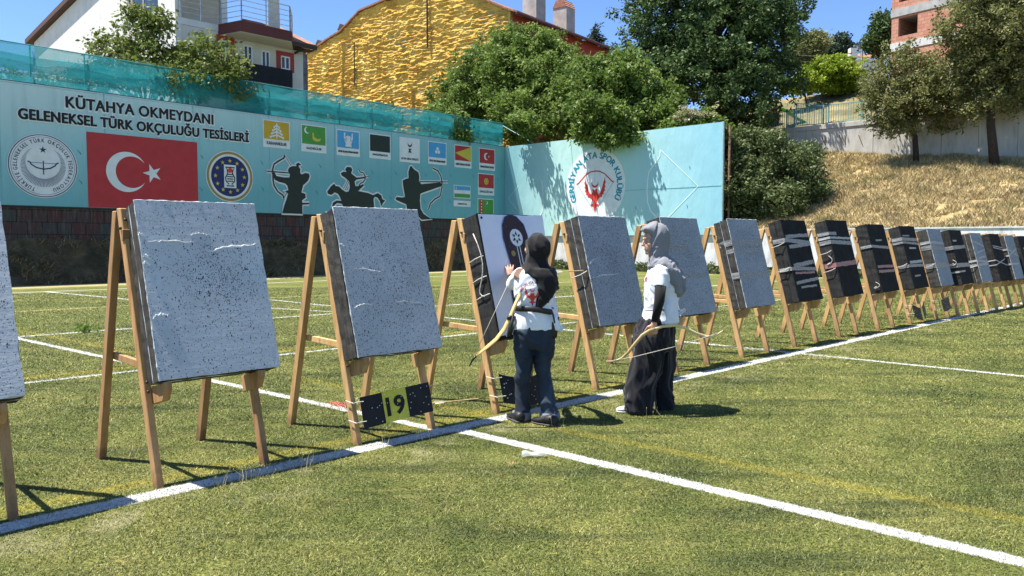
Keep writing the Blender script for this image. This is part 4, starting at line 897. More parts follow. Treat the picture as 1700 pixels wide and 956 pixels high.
# printed target face pinned to the fourth target
tr_ = TGT[4]; T = VF-VB; H4 = B1+ROW[4][2]-B0
ps = empty('poster', tr_.matrix_basis @ Vector((BU0, -T-.002, 0))); ps.rotation_euler = tr_.rotation_euler
tag(ps, 'white printed sheet with dark maroon pear shape pinned on the dark target', 'poster')
MT_SHEET = simple('sheet', (.70, .73, .80), .35, .04, 3, bmp=.4, bd=.01, spec=.5); MT_MAR = simple('maroon_print', (.030, .010, .012), .5, .2, 12, bmp=.2)
X_, Z_ = np.meshgrid(np.linspace(.01, BW+.008, 24), np.linspace(.03, H4-.01, 30))
cur = np.maximum(0, (X_/BW-.75))*np.maximum(0, Z_/H4-.55)
grid_mesh('sheet', np.stack([X_+cur*.10, -.004-.006*(fbm(X_*7, Z_*5)-.47)-cur*.25, Z_], -1), MT_SHEET, ps)
pear = [(.5, .985), (.60, .97), (.69, .91), (.72, .82), (.70, .72), (.66, .62), (.65, .52), (.69, .42), (.73, .31), (.72, .18), (.66, .08), (.55, .03), (.44, .05), (.36, .13), (.31, .25), (.32, .37), (.36, .48), (.385, .58), (.36, .70), (.34, .80), (.36, .90), (.42, .965)]
fx = lambda p: (p[0]*BW, p[1]*H4)
pe = shape('pear_print', [[fx(p) for p in pear]], MT_MAR, ps, .013)
shape('pear_outline', halo([fx(p) for p in pear], .012), INK['navy'], ps, .011)
c0 = fx((.535, .80)); r0 = .078
shape('disc_print', [disc(c0, r0, 40)], INK['white'], pe, .015)
pts = ring(c0, r0*.80, r0*.88, 40)
shape('rosette_print', [star(c0, r0*.76, 6, .5, 90)], INK['dark'], pe, .017); shape('rosette_core', [star(c0, r0*.52, 6, .45, 60)]+[disc(c0, r0*.14, 12)], INK['white'], pe, .0185)
a = c0; shape('handle_print', ribbon([(a[0]-.012, a[1]-r0), (a[0]-.006, a[1]-r0-.20)], .010)+ribbon([(a[0]+.022, a[1]-r0), (a[0]+.028, a[1]-r0-.20)], .010), INK['white'], pe, .015)
shape('gold_disc', [disc(fx((.44, .67)), .026, 20), disc(fx((.66, .70)), .024, 20)], INK['gold'], pe, .015)
shape('pale_disc', [disc(fx((.55, .33)), .026, 20)], INK['grey'], pe, .015)
shape('small_marks', [disc(fx((random.uniform(.36, .68), random.uniform(.08, .95))), .0028, 6) for _ in range(50)], INK['grey'], pe, .016)
pn = MB()
for p in ((.05, .96), (.93, .965), (.05, .06), (.93, .06)): q = fx(p); pn.ball((q[0], -.012, q[1]), (.012, .006, .012), 10, 6)
pn.build('pins', INK['black'], ps, local=True, smooth=True)

# number signs tied between the legs
SIGNB = simple('sign_black', (.010, .010, .012), .5, .3, 6, spec=.25); SIGNY = simple('sign_yellow', (.66, .58, .025), .35, .15, 6, spec=.5)
def sign(k, label, digits, z0, z1, sagz=0.0, twist=0.0, yx=(.30, .64), xa=.02, xb=.652):
    r = empty('number_sign', stand_pos(k), ROWROT); tag(r, label, 'sign', 'number signs tied between easel legs')
    def yy(x, z): t = (x-xa)/(xb-xa); return z*tn-.052-twist*math.sin(math.pi*t)
    def pnl(name, x0, x1, mt, lift, zz=(0, 1)):
        X, Z = np.meshgrid(np.linspace(x0, x1, 14), np.linspace(zz[0], zz[1], 4)); t = (X-xa)/(xb-xa)
        zc = z0+(z1-z0)*Z+.03*t-sagz*np.sin(np.pi*t); Y = zc*tn-.054-twist*np.sin(np.pi*t)-lift
        return grid_mesh(name, np.stack([X, Y, zc], -1), mt, r)
    pnl('panel', xa, xb, SIGNB, 0)
    if yx: pnl('yellow_field', xa+(xb-xa)*yx[0], xa+(xb-xa)*yx[1], SIGNY, .003)
    if digits:
        V, F = text_mesh(digits, .03); lo, hi = V.min(0), V.max(0); sx0, sx1 = xa+(xb-xa)*.335, xa+(xb-xa)*.60; P = []
        for v_ in V:
            x = sx0+(v_[0]-lo[0])/(hi[0]-lo[0])*(sx1-sx0); t = (x-xa)/(xb-xa); z = z0+.04+(z1-z0-.08)*(v_[1]-lo[1])/(hi[1]-lo[1])+.03*t-sagz*math.sin(math.pi*t); P.append((x, z*tn-.060-twist*math.sin(math.pi*t), z))
        me = bpy.data.meshes.new('digits'); me.from_pydata(P, [], F); me.update(); link('digits', me, SIGNB, r)
    hb = MB()
    for _ in range(34):
        x = random.uniform(xa+.02, xb-.02); t = (x-xa)/(xb-xa); z = random.uniform(z0+.015, z1-.015)+.03*t-sagz*math.sin(math.pi*t); hb.ball((x, z*tn-.059-twist*math.sin(math.pi*t), z), (.0042, .002, .0042), 6, 4)
    hb.build('arrow_holes', INK['white'], r, local=True)
    for x, zs in ((0, z1-.03), (0, z0+.05), (FOOTW, z1), (FOOTW, z0+.08)):
        y = zs*tn; MB().tube([(x-.03, y+.05, zs), (x-.032, y-.05, zs-.004), (x+.0, y-.05, zs), (x+.045 if x == 0 else x-.03, y-.06, zs)], .0035, 5).build('tie_string', ROPE, r, local=True)
sign(3, 'black sign with the number 19 on a yellow field', '19', .12, .335)
sg_ = sign(4, 'curled black sign with a yellow stroke behind the legs of the woman in jeans', '', .10, .33, .07, .05, (.30, .37))
sign(11, 'dark curled sign with yellow patch hanging under a far black target', '', .14, .36, .10, .03, (.45, .6))
sign(12, 'dark upright sign with yellow patch under the slate target far along the row', '', .16, .38, .03, .01, (.05, .2))

# ------------------------------------------------------------ people
def cloth(name, c, rough=.85, var=.06, bmp=.3, scale=40, bd=.003):
    m = simple(name, c, rough, var, 3, bmp=0, spec=.2); nt = m.node_tree; b = nt.nodes['Principled BSDF']
    bump(nt, b, noise(nt, coords(nt, 'Object'), scale, 4, .6), bmp, bd); b.inputs['Sheen Weight'].default_value = .15; return m
SKIN = simple('skin', (.50, .29, .20), .5, .06, 20, bmp=.1, spec=.35)
SHIRT = cloth('white_shirt', (.74, .76, .80)); SHIRT_B = cloth('white_shirt_b', (.70, .73, .80))
HIJAB_K = cloth('black_scarf', (.012, .011, .012), .8); HIJAB_G = cloth('grey_scarf', (.20, .205, .225), .9)
DENIM, nt, b = mat_new('denim'); v = coords(nt, 'Object', (1, 1, .35)); f = noise(nt, v, 7, 5, .6)
L(nt, ramp(nt, f, [(.32, (.006, .012, .024)), (.55, (.017, .031, .052)), (.74, (.05, .08, .12))]), b.inputs['Base Color']); b.inputs['Roughness'].default_value = .85; bump(nt, b, noise(nt, coords(nt, 'Object'), 120, 3), .3, .002)
NAVY = cloth('navy_trousers', (.010, .010, .015), .8, .2); CUFF = cloth('turned_cuff', (.15, .17, .20)); BLACKS = cloth('black_sleeve', (.008, .008, .009), .8)
LEATH = simple('leather', (.02, .017, .015), .45, .3, 10); LEATH_T = simple('leather_tooled', (.20, .18, .15), .5, .5, 60, bmp=.4)
SHOE_K = simple('black_shoe', (.014, .014, .015), .5, .2, 10); SHOE_W = simple('pale_shoe', (.55, .55, .54), .5, .1, 10); SOLE = simple('sole', (.06, .06, .06), .8); EYE = simple('eye', (.01, .008, .007), .2, 0, 1, bmp=0)
BOWW = simple('bow_wood', (.62, .42, .16), .35, .12, 6, spec=.5, stretch=(1, 1, 1)); BOWK = simple('bow_horn', (.012, .011, .011), .35); STRING = simple('bow_string', (.50, .46, .38), .7); FLET = simple('fletching', (.72, .72, .72), .7); SHAFT = simple('arrow_shaft', (.50, .36, .18), .5)

def finger(mb, p0, d, up, ln, r, curl):
    """three joints bending towards -up"""
    d = d.normalized(); up = (up-d*up.dot(d)).normalized(); pts = [p0]; an = 0
    for i, f in enumerate((.42, .33, .25)):
        an += curl*(.7, 1.0, .8)[i]; q = d*math.cos(an)-up*math.sin(an); pts.append(pts[-1]+q*ln*f)
    mb.tube(pts, [r*1.05, r, r*.92, r*.72], 8)
    mb.ball(pts[-1], r*.74, 8, 6)
def hand(mb, wrist, d, up, side, s=1.0, curl=.25, spread=.06, thumb_curl=.3):
    """d towards the finger tips, up = back of the hand, side = thumb side"""
    d = d.normalized(); side = (side-d*side.dot(d)).normalized(); up = (up-d*up.dot(d)-side*up.dot(side)).normalized()
    mb.tube([wrist-d*.03*s, wrist, wrist+d*.035*s, wrist+d*.075*s, wrist+d*.09*s], [(.023*s, .019*s), (.024*s, .018*s), (.036*s, .017*s), (.040*s, .015*s), (.036*s, .012*s)], 12, flat=side)
    for i, (o, ln) in enumerate(((.030, .070), (.010, .078), (-.010, .072), (-.029, .057))):
        finger(mb, wrist+d*.080*s+side*o*s, d+side*o*spread/.03, up, ln*s, .0085*s, curl*(1+.12*i))
    t0 = wrist+d*.022*s+side*.026*s; td = (d*.62+side*.75-up*.15)
    mb.tube([t0-side*.012*s, t0+td*.026*s, t0+td*.026*s+(d*.95+side*.25-up*thumb_curl)*.034*s, t0+td*.026*s+(d*.95+side*.1-up*thumb_curl*1.6)*.060*s], [.014*s, .0125*s, .0105*s, .008*s], 8)
def head(mb, c, fwd, up, s=1.0):
    fwd = fwd.normalized(); rt = fwd.cross(up).normalized(); up = rt.cross(fwd); M = Matrix((rt, fwd, up)).transposed()
    P = lambda x, y, z: c+M @ Vector((x*s, y*s, z*s))
    mb.ball(P(0, -.012, .025), (.074*s, .092*s, .098*s), 20, 14, M)                    # skull
    mb.ball(P(0, .018, -.045), (.056*s, .066*s, .066*s), 16, 10, M)                     # jaw
    mb.ball(P(0, .068, -.092), (.021*s, .019*s, .017*s), 10, 7, M)                      # chin
    mb.loft([(P(0, .082, .018), rt*.007*s, fwd*.008*s), (P(0, .098, -.010), rt*.010*s, fwd*.013*s), (P(0, .102, -.026), rt*.016*s, fwd*.016*s), (P(0, .086, -.034), rt*.012*s, fwd*.010*s)], 10)  # nose
    mb.tube([P(-.024, .072, -.060), P(0, .084, -.057), P(.024, .072, -.060)], [.004*s, .0085*s, .004*s], 8)   # lips
    mb.tube([P(-.022, .072, -.068), P(0, .082, -.069), P(.022, .072, -.068)], [.004*s, .008*s, .004*s], 8)
    mb.tube([P(-.055, .058, .030), P(-.03, .080, .034), P(0, .080, .028), P(.03, .080, .034), P(.055, .058, .030)], [.008*s]*5, 8)  # brow
    for sx in (-1, 1):
        mb.ball(P(.045*sx, .050, -.022), (.022*s, .022*s, .022*s), 10, 7, M)            # cheek
        mb.ball(P(.074*sx, -.008, -.005), (.010*s, .020*s, .032*s), 10, 7, M)           # ear
    return P
def eyes(P, parent, s):
    for sx in (-1, 1):
        MB().ball(P(.031*sx, .074, .006), (.012*s, .008*s, .006*s), 10, 6).build('eye', EYE, parent, smooth=True)
        MB().tube([P(.046*sx, .070, .030), P(.030*sx, .085, .036), P(.014*sx, .086, .033)], .0032*s, 6).build('eyebrow', EYE, parent)
def shoe(name, heel, toe, wd, ht, mat, parent, stripes=None):
    d = (toe-heel); ln = d.length; d = d.normalized(); sd = d.cross(ZV).normalized(); r = []
    for t, w_, h, z in ((0, .62, .80, .5), (.06, .80, .92, .5), (.25, .88, .98, .5), (.45, .90, .80, .4), (.65, 1.0, .58, .3), (.85, .86, .46, .25), (.96, .55, .36, .2), (1.0, .25, .22, .15)):
        c = heel+d*ln*t+ZV*(ht*h*.5+.008); r.append((c, sd*wd*.5*w_, ZV*ht*h*.5))
    o = MB().loft(r, 18).build(name, mat, parent, smooth=True)
    sr = [(c-ZV*(c.z-.010), a*1.06, ZV*.010) for c, a, b_ in r]
    MB().loft(sr, 18).build('sole', SOLE if mat is not SHOE_W else simple('white_sole', (.6, .6, .58), .6), o_parent(parent), smooth=True)
    if stripes:
        m = MB()
        for t in (.40, .48, .56):
            c = heel+d*ln*t; m.tube([c+sd*stripes*wd*.44+ZV*.022, c+sd*stripes*wd*.47+ZV*ht*.38, c+sd*stripes*wd*.30+ZV*ht*.74-d*.012], .004, 6)
        m.build('shoe_stripes', FLET, parent)
    return o
def o_parent(p): return p
def project_print(name, polys, mat, parent, target, org, ax, ay, dirv, lift=.004):
    """lay flat 2-D polygons on a curved garment"""
    dg = bpy.context.evaluated_depsgraph_get(); me = target.data; Mw = Matrix.Translation(target.parent.location) @ target.parent.rotation_euler.to_matrix().to_4x4()
    bvh = BVHTree.FromPolygons([Mw @ v_.co for v_ in me.vertices], [tuple(p.vertices) for p in me.polygons])
    bm = bmesh.new()
    for p in polys:
        vs = [bm.verts.new((a, b_, 0)) for a, b_ in p]
        try: bm.faces.new(vs)
        except ValueError: pass
    bm.normal_update(); bmesh.ops.triangulate(bm, faces=bm.faces[:])
    for _ in range(2): bmesh.ops.subdivide_edges(bm, edges=[e for e in bm.edges if e.calc_length() > .012], cuts=1)
    bmesh.ops.triangulate(bm, faces=bm.faces[:])
    for v_ in bm.verts:
        p = org+ax*v_.co.x+ay*v_.co.y; h = bvh.ray_cast(p-dirv*.6, dirv); q = h[0] if h[0] is not None else p
        v_.co = q-dirv*lift
    m2 = bpy.data.meshes.new(name); Mi = Mw.inverted()
    for v_ in bm.verts: v_.co = Mi @ v_.co
    bm.to_mesh(m2); bm.free(); return link(name, m2, mat, parent)
def rings(spec, Y0, seg_dy=0):
    """(py, px, half width px, half depth m[, dy])"""
    out = []
    for r in spec:
        py, px, hw, hd = r[:4]; dy = r[4] if len(r) > 4 else 0; c = at(px, py, Y0+dy); out.append((c, Vector((hw*(Y0+dy)/FPX, 0, 0)), Vector((0, hd, 0))))
    return out
def cap_rings(rs, k=.35):
    """round the two ends of a loft"""
    a, b_ = rs[0], rs[-1]; return [(a[0]+(a[0]-rs[1][0]).normalized()*.012, a[1]*k, a[2]*k)]+rs+[(b_[0]+(b_[0]-rs[-2][0]).normalized()*.004, b_[1]*.8, b_[2]*.8)]

# --- woman in jeans reaching up to the printed face
Y1 = 6.22; w1 = empty('person', at(889, 700, Y1)*1.0); w1.location.z = 0
tag(w1, 'woman in black headscarf, white shirt and jeans, seen from behind reaching to a target', 'person')
P1 = lambda x, y, d=0.0: at(x, y, Y1+d)
up4 = Vector((0, math.sin(LEAN), math.cos(LEAN))); Rz = Matrix.Rotation(ROWROT, 3, 'Z')
fN = Rz @ Vector((0, -math.cos(LEAN), math.sin(LEAN))); fP = stand_pos(4)+fN*(VF+.012)
HND = onplane(844.5, 446, fP, fN)                                     # palm touches the sheet here
body = MB()
fw1 = Vector((-.72, .68, .16)).normalized()
Ph1 = head(body, P1(890, 413, .03), fw1, Vector((.1, -.1, 1)), 1.0)
body.tube([P1(889, 428, .02), P1(889, 448, .02)], [.05, .058], 14)
body.loft(rings([(448, 888, 25, .07), (458, 887, 29, .09), (480, 886, 27, .09), (510, 887, 25, .085), (545, 887, 29, .095), (556, 887, 28, .09)], Y1), 20)
shL, elL = P1(864, 454, -.06), P1(851, 470, .22); wrL = HND+Vector((.015, -.07, -.065))
body.tube([shL, (shL+elL)/2, elL], [.048, .042, .036], 12); body.tube([elL, (elL*.6+wrL*.4), wrL], [.036, .034, .023], 12)
hand(body, wrL, (HND-wrL)+Vector((0, .02, .10)), fN+Vector((0, -.2, 0)), Vector((.9, .3, .1)), .86, .22, .25)
shR, elR = P1(913, 456, .10), P1(905, 480, .40); wrR = P1(884, 470, .56)
body.tube([shR, elR], [.048, .036], 12); body.tube([elR, wrR], [.036, .023], 12); hand(body, wrR, Vector((-.5, .2, .8)), Vector((.2, -1, .2)), Vector((-.7, 0, -.4)), .95, .3)
body.tube([P1(873, 556), P1(869, 618), P1(867, 688, .05)], [.075, .052, .036], 14); body.tube([P1(902, 556), P1(901, 616), P1(912, 692, -.04)], [.075, .052, .036], 14)
bo = remesh_obj(body, 'body', SKIN, w1, .0045, 3)
eyes(Ph1, bo, 1.0)
sh = MB(); sh.loft(cap_rings(rings([(445, 889, 18, .075), (449, 888, 27, .085), (456, 888, 33, .105), (470, 886, 33, .115), (490, 885, 31, .115), (509, 886.5, 29.5, .108), (516, 886.5, 31, .112), (530, 886, 33, .118), (546, 886, 34.5, .122)], Y1)), 26)
sh.tube([P1(868, 454, -.03), P1(859, 461, .03), P1(852, 470, .14)], [.050, .058, .060], 16); sh.tube([P1(908, 455, .04), P1(914, 463, .12), P1(913, 474, .26)], [.050, .056, .056], 16)
sh.loft(rings([(512, 916, 4, .02, -.04), (530, 922, 5, .03, -.05), (548, 926, 6, .035, -.05)], Y1), 10)
shirt1 = remesh_obj(sh, 'shirt', SHIRT, w1, .008, 5, .013, (5, 5, 12), 1, .5)
MB().tube([shL+(elL-shL)*.75, elL, elL*.45+wrL*.55, wrL+(elL-wrL)*.04], [.041, .041, .036, .028], 16).build('arm_sleeve', BLACKS, w1, smooth=True)
tr1 = MB(); tr1.loft(rings([(538, 887, 30, .105), (548, 887, 33.5, .115), (565, 887, 33.5, .115), (578, 887, 31, .10)], Y1), 24)
tr1.loft(rings([(556, 871, 17, .095), (585, 870, 16.5, .085), (618, 869.5, 13.5, .072, .01), (650, 867.5, 13.2, .068, .03), (688, 866, 14.0, .072, .05)], Y1), 20)
tr1.loft(rings([(556, 902.5, 17, .095), (585, 902.5, 16, .085), (615, 900.5, 12.8, .072, -.01), (650, 906, 13.5, .068, -.02), (690, 913, 14.8, .074, -.04)], Y1), 20)
remesh_obj(tr1, 'jeans', DENIM, w1, .008, 4, .020, (7, 7, 10), 4, .6)
for (x, y0, y1, hw, dy) in ((866, 682, 696, 15.5, .05), (913, 684, 698, 16.3, -.04)):
    m = MB(); rs = rings([(y0, x, hw*.93, .078, dy), (y0+1.5, x, hw*1.02, .086, dy), (y1-2, x, hw*1.05, .089, dy), (y1, x, hw*.97, .082, dy)], Y1); m.loft(rs, 20); remesh_obj(m, 'rolled_cuff', CUFF, w1, .007, 2, .006, (14, 14, 20), 3)
hl, tl_ = G(868, 703), Vector((-.42, .9, 0)).normalized()*.235
shoe('shoe', G(866, 702)+Vector((0, -.02, 0)), G(866, 702)+tl_, .095, .085, SHOE_K, w1, 1); shoe('shoe', G(914, 708)+Vector((.045, -.01, 0)), G(914, 708)+Vector((-.135, .15, 0)), .10, .085, SHOE_K, w1, 1)
hj = MB(); hj.ball(P1(894, 412, .0), (.096, .112, .122), 24, 16)
hj.loft(rings([(424, 892, 17.5, .085), (436, 891, 19, .085), (446, 891, 26, .098, .0), (454, 893, 29, .112, -.0), (460, 896, 26, .118, -.01)], Y1), 24)
hj.loft(rings([(446, 902, 20, .05, -.07), (458, 905, 21, .05, -.085), (472, 908, 17.5, .04, -.095), (486, 908, 14.5, .034, -.10), (498, 902, 11.5, .026, -.10), (508, 897, 7, .02, -.098), (514, 894, 3, .012, -.095)], Y1), 16)
hj.loft(rings([(446, 912, 8, .05, .04), (462, 919, 8, .06, .02), (480, 919, 7, .05, -.02), (492, 913, 5, .03, -.05)], Y1), 12)
remesh_obj(hj, 'headscarf', HIJAB_K, w1, .008, 4, .020, (14, 10, 5), 7, .5)
m = MB(); n = 40; vs = []; fs = []
for i in range(n):
    an = 2*math.pi*i/n; c = P1(886.5, 510, 0); tl2 = .016*math.cos(an)+.012
    for dz, dr in ((-.022, 0), (-.020, .007), (.020, .007), (.022, 0)):
        vs.append(c+Vector((math.cos(an)*(.150+dr), math.sin(an)*(.122+dr), dz-tl2+.006*math.sin(3*an))))
for i in range(n):
    j = (i+1) % n
    for k in range(3): fs.append((i*4+k, j*4+k, j*4+k+1, i*4+k+1))
m.add(vs, fs); belt = m.build('belt', LEATH, w1, smooth=True)
st = MB()
for i in range(-16, 4):
    an = R_(-90+i*9+40); c = P1(886.5, 510, 0); st.ball(c+Vector((math.cos(an)*.158, math.sin(an)*.131, -.016*math.cos(an)-.012+.006*math.sin(3*an))), (.009, .006, .011), 6, 4)
st.build('belt_plates', LEATH_T, belt)
XA, ZA = Vector((1, 0, 0)), Vector((0, 0, 1))
es = .062/98; pe_ = P1(884.5, 487, 0)
project_print('eagle_print', [eagle((0, 0), es)], INK['scarlet'], shirt1, shirt1, pe_, XA, ZA, Vector((.05, 1, 0)).normalized())
project_print('bow_print', ribbon([(x*es*.92, y*es*.95) for x, y in bwp], 7*es)+[crescent((0, 62*es), 30*es, (0, 72*es), 26*es)], INK['scarlet'], shirt1, shirt1, pe_, XA, ZA, Vector((.05, 1, 0)).normalized(), .005)
gl = []
for i, ch in enumerate('GERMİYAN ATA SPOR KULÜBÜ'):
    if ch == ' ': continue
    V, F = glyph(ch, .03); an = R_(175-i*170/22); k_ = .021; ca, sa = math.cos(an), math.sin(an); cx_ = (V[:, 0].max()+V[:, 0].min())/2
    for f_ in F: gl.append([((ca*(.088+V[j, 1]*k_)+sa*(V[j, 0]-cx_)*k_), .0+(sa*(.088+V[j, 1]*k_)-ca*(V[j, 0]-cx_)*k_)) for j in f_])
project_print('shirt_lettering', gl, INK['navy'], shirt1, shirt1, pe_, XA, ZA, Vector((.05, 1, 0)).normalized(), .005)
def limb(name, pts, r0, mat, parent, flat=None):
    return MB().tube(pts, r0, 10, flat=flat).build(name, mat, parent, smooth=True)
bow1 = empty('bow', P1(858, 500, -.16)); tag(bow1, 'light wooden recurve bow with black tip at the side of the woman in jeans', 'bow')
bp = [(862, 490, -.10), (857, 502, -.15), (852, 514, -.17), (846, 528, -.19), (837, 546, -.20), (824, 563, -.20), (810, 575, -.20), (797, 585, -.20), (790, 591, -.20)]
limb('limb', [P1(*q) for q in bp], [(.014, .011), (.015, .013), (.015, .013), (.017, .010), (.020, .008), (.020, .007), (.019, .006), (.015, .006), (.010, .006)], BOWW, bow1, (1, 0, .7))
limb('limb', [P1(862, 490, -.10), P1(866, 478, .0), P1(868, 464, .14), P1(864, 452, .24)], [(.014, .011), (.016, .009), (.014, .007), (.009, .006)], BOWW, bow1, (1, 0, .7))
limb('tip', [P1(791, 590, -.20), P1(785, 597, -.20), P1(779, 608, -.20)], [(.010, .0065), (.008, .006), (.003, .003)], BOWK, bow1, (1, 0, .7))
limb('grip_band', [P1(847.5, 524, -.188), P1(844.5, 531, -.193)], .0185, BOWK, bow1); limb('string', [P1(790, 584, -.205), P1(846, 466, -.12), P1(863, 452, .23)], .0026, STRING, bow1)
def arrow_bits(root, tail, head_, fl=.07, k=3, rr=.0035):
    d = (head_-tail).normalized(); MB().tube([tail, head_], rr, 6).build('shaft', SHAFT, root); a = d.orthogonal().normalized(); b_ = d.cross(a); m = MB()
    for i in range(k):
        q = a*math.cos(2.1*i+.5)+b_*math.sin(2.1*i+.5); s_ = tail+d*.012; m.prism([s_, s_+q*.018+d*.006, s_+q*.014+d*fl*.7, s_+d*fl], d.cross(q)*.002)
    m.build('fletching', FLET, root)
def arrow_obj(tail, head_, label, group=None, **kw):
    r = empty('arrow', tail); tag(r, label, 'arrow', group); arrow_bits(r, tail, head_, **kw); return r
qv = empty('quiver', P1(921, 545, -.05)); tag(qv, 'dark leather quiver hanging at the right hip of the woman in jeans', 'quiver')
m = MB(); m.loft([(P1(919, 562, -.06), Vector((.026, 0, .01)), Vector((0, .012, 0))), (P1(921, 545, -.06), Vector((.032, 0, .01)), Vector((0, .016, 0))), (P1(923, 528, -.06), Vector((.026, 0, .012)), Vector((0, .016, 0)))], 14); m.build('pouch', LEATH, qv, smooth=True)
MB().tube([P1(915, 514, -.1), P1(918, 522, -.1), P1(921, 536, -.08)], [(.010, .004)]*3, 8).build('strap', LEATH, qv)
for i in range(5): arrow_obj(P1(938+random.uniform(-3, 3), 541+random.uniform(-3, 4), -.07+random.uniform(-.02, .02)), P1(915+random.uniform(-2, 2), 560, -.05), 'white fletched arrow in the hip quiver of the woman in jeans', 'arrows in the quiver of the woman in jeans', fl=.05)
bc = empty('bow_case', P1(846, 560, -.08)); tag(bc, 'narrow black case with pale edge hanging at the left hip of the woman in jeans', 'bow case')
m = MB(); m.loft([(P1(852, 520, -.05), Vector((.012, 0, 0)), Vector((0, .02, 0))), (P1(848, 545, -.06), Vector((.022, 0, 0)), Vector((0, .03, 0))), (P1(845, 558, -.06), Vector((.020, 0, 0)), Vector((0, .03, 0)))], 14); m.build('pouch', LEATH, bc, smooth=True)
MB().tube([P1(846, 522, -.085), P1(843, 545, -.095), P1(841, 559, -.095)], .004, 6).build('edging', LEATH_T, bc)

# --- woman with the grey headscarf and a bow in her hand
Y2 = 6.64; w2 = empty('person', at(1075, 682, Y2)); w2.location.z = 0
tag(w2, 'woman in grey headscarf, white shirt and dark wide trousers standing in profile', 'person')
P2 = lambda x, y, d=0.0: at(x, y, Y2+d)
body = MB(); fw2 = Vector((-1, -.12, -.13)).normalized()
Ph2 = head(body, P2(1085.5, 400, .0), fw2, Vector((-.12, 0, 1)), .99)
body.tube([P2(1092, 417), P2(1097, 440)], [.05, .06], 14)
body.loft(rings([(440, 1098, 15, .15), (455, 1098, 21, .155), (480, 1098, 21, .13), (510, 1098, 20, .125), (545, 1092, 23, .14), (560, 1090, 23, .14)], Y2), 20)
wr2 = P2(1086, 536, -.235)
body.tube([P2(1098, 448, -.16), P2(1094, 500, -.215), wr2], [.047, .037, .024], 12)
hand(body, wr2, Vector((-.10, -.02, -1)), Vector((.05, -1, 0)), Vector((-1, -.1, -.1)), .98, 1.05, .03, .9)
body.tube([P2(1098, 448, .16), P2(1090, 500, .215), P2(1080, 534, .22)], [.047, .037, .024], 12); hand(body, P2(1080, 534, .22), Vector((-.2, 0, -1)), Vector((0, 1, 0)), Vector((-1, 0, 0)), .98, .5)
body.tube([P2(1084, 556, -.07), P2(1074, 620, -.07), P2(1060, 672, -.07)], [.08, .055, .036], 14); body.tube([P2(1096, 556, .08), P2(1099, 620, .08), P2(1100, 674, .08)], [.08, .055, .036], 14)
bo2 = remesh_obj(body, 'body', SKIN, w2, .0045, 3); eyes(Ph2, bo2, .99)
sh = MB(); sh.loft(cap_rings(rings([(434, 1097, 10, .09), (439, 1098, 16, .14), (448, 1098.5, 22.5, .165), (462, 1098, 26, .165), (478, 1098, 27, .155), (496, 1098, 27.5, .15), (514, 1097.5, 28.5, .155), (534, 1096.5, 30.5, .165)], Y2)), 26)
sh.tube([P2(1098, 446, -.12), P2(1097.5, 458, -.172), P2(1096.5, 477, -.205)], [.052, .057, .058], 16); sh.tube([P2(1098, 445, .13), P2(1098, 456, .175), P2(1093, 477, .205)], [.060, .066, .062], 16)
shirt2 = remesh_obj(sh, 'shirt', SHIRT_B, w2, .008, 5, .014, (5, 5, 12), 12, -.5)
MB().tube([P2(1097, 470, -.205), P2(1094.5, 500, -.218), P2(1087, 535, -.234)], [.047, .043, .031], 16).build('arm_sleeve', BLACKS, w2, smooth=True)
MB().tube([P2(1093, 470, .205), P2(1090, 500, .216), P2(1080.5, 533, .22)], [.047, .043, .031], 16).build('arm_sleeve', BLACKS, w2, smooth=True)
tr2 = MB(); tr2.loft(rings([(530, 1091, 27, .15), (545, 1087, 30, .165), (562, 1086, 31, .17), (580, 1086, 28, .15)], Y2), 24)
tr2.loft(rings([(556, 1083, 27, .10, -.07), (590, 1077, 25.5, .105, -.07), (622, 1069, 24, .11, -.07), (650, 1061.5, 22.5, .115, -.08), (681, 1057.5, 22, .12, -.09)], Y2), 22)
tr2.loft(rings([(556, 1096, 22, .10, .08), (590, 1098, 20.5, .10, .08), (622, 1100, 18, .10, .09), (650, 1100.5, 16, .105, .10), (681, 1100, 16, .11, .11)], Y2), 22)
remesh_obj(tr2, 'trousers', NAVY, w2, .008, 4, .034, (12, 12, 2.6), 21, .15)
sp = G(1047, 683.5); shoe('shoe', sp+Vector((.13, 0, 0)), sp+Vector((-.125, -.02, 0)), .10, .085, SHOE_W, w2); sp = G(1092, 676); shoe('shoe', sp+Vector((.10, .04, 0)), sp+Vector((-.145, .03, 0)), .10, .085, SHOE_W, w2)
hj = MB(); M2 = Matrix.Rotation(R_(14), 3, 'Y')
hj.ball(P2(1092.5, 395, .0), (.098, .098, .125), 24, 16, M2)
hj.loft([(P2(1064, 381), Vector((.004, 0, .014)), Vector((0, .040, 0))), (P2(1068, 380), Vector((.008, 0, .030)), Vector((0, .075, 0))), (P2(1075, 380), Vector((.012, 0, .047)), Vector((0, .090, 0))), (P2(1085, 383), Vector((.02, 0, .072)), Vector((0, .096, 0)))], 18)
hj.loft(rings([(402, 1096, 17, .092), (414, 1094, 16.5, .088), (424, 1094, 16, .085), (432, 1096, 20, .105), (440, 1099, 23, .135), (450, 1102, 22, .15)], Y2), 24)
hj.loft(rings([(430, 1097, 19, .125), (439, 1102, 22.5, .165), (450, 1109, 20.5, .178), (462, 1114, 18, .17), (474, 1119, 14, .15), (484, 1122, 10, .12, -.02), (491, 1125, 5, .06, -.04)], Y2), 20)
hj.loft(rings([(440, 1116, 9, .07, .0), (455, 1124, 9, .08, .0), (470, 1129, 7, .07, -.02), (484, 1130, 5, .05, -.04), (489, 1129, 3, .03, -.05)], Y2), 14)
hj.loft(rings([(452, 1126, 5, .03, -.07), (462, 1133, 4, .03, -.07), (474, 1132, 5, .025, -.07), (486, 1134, 4, .02, -.07)], Y2), 12)
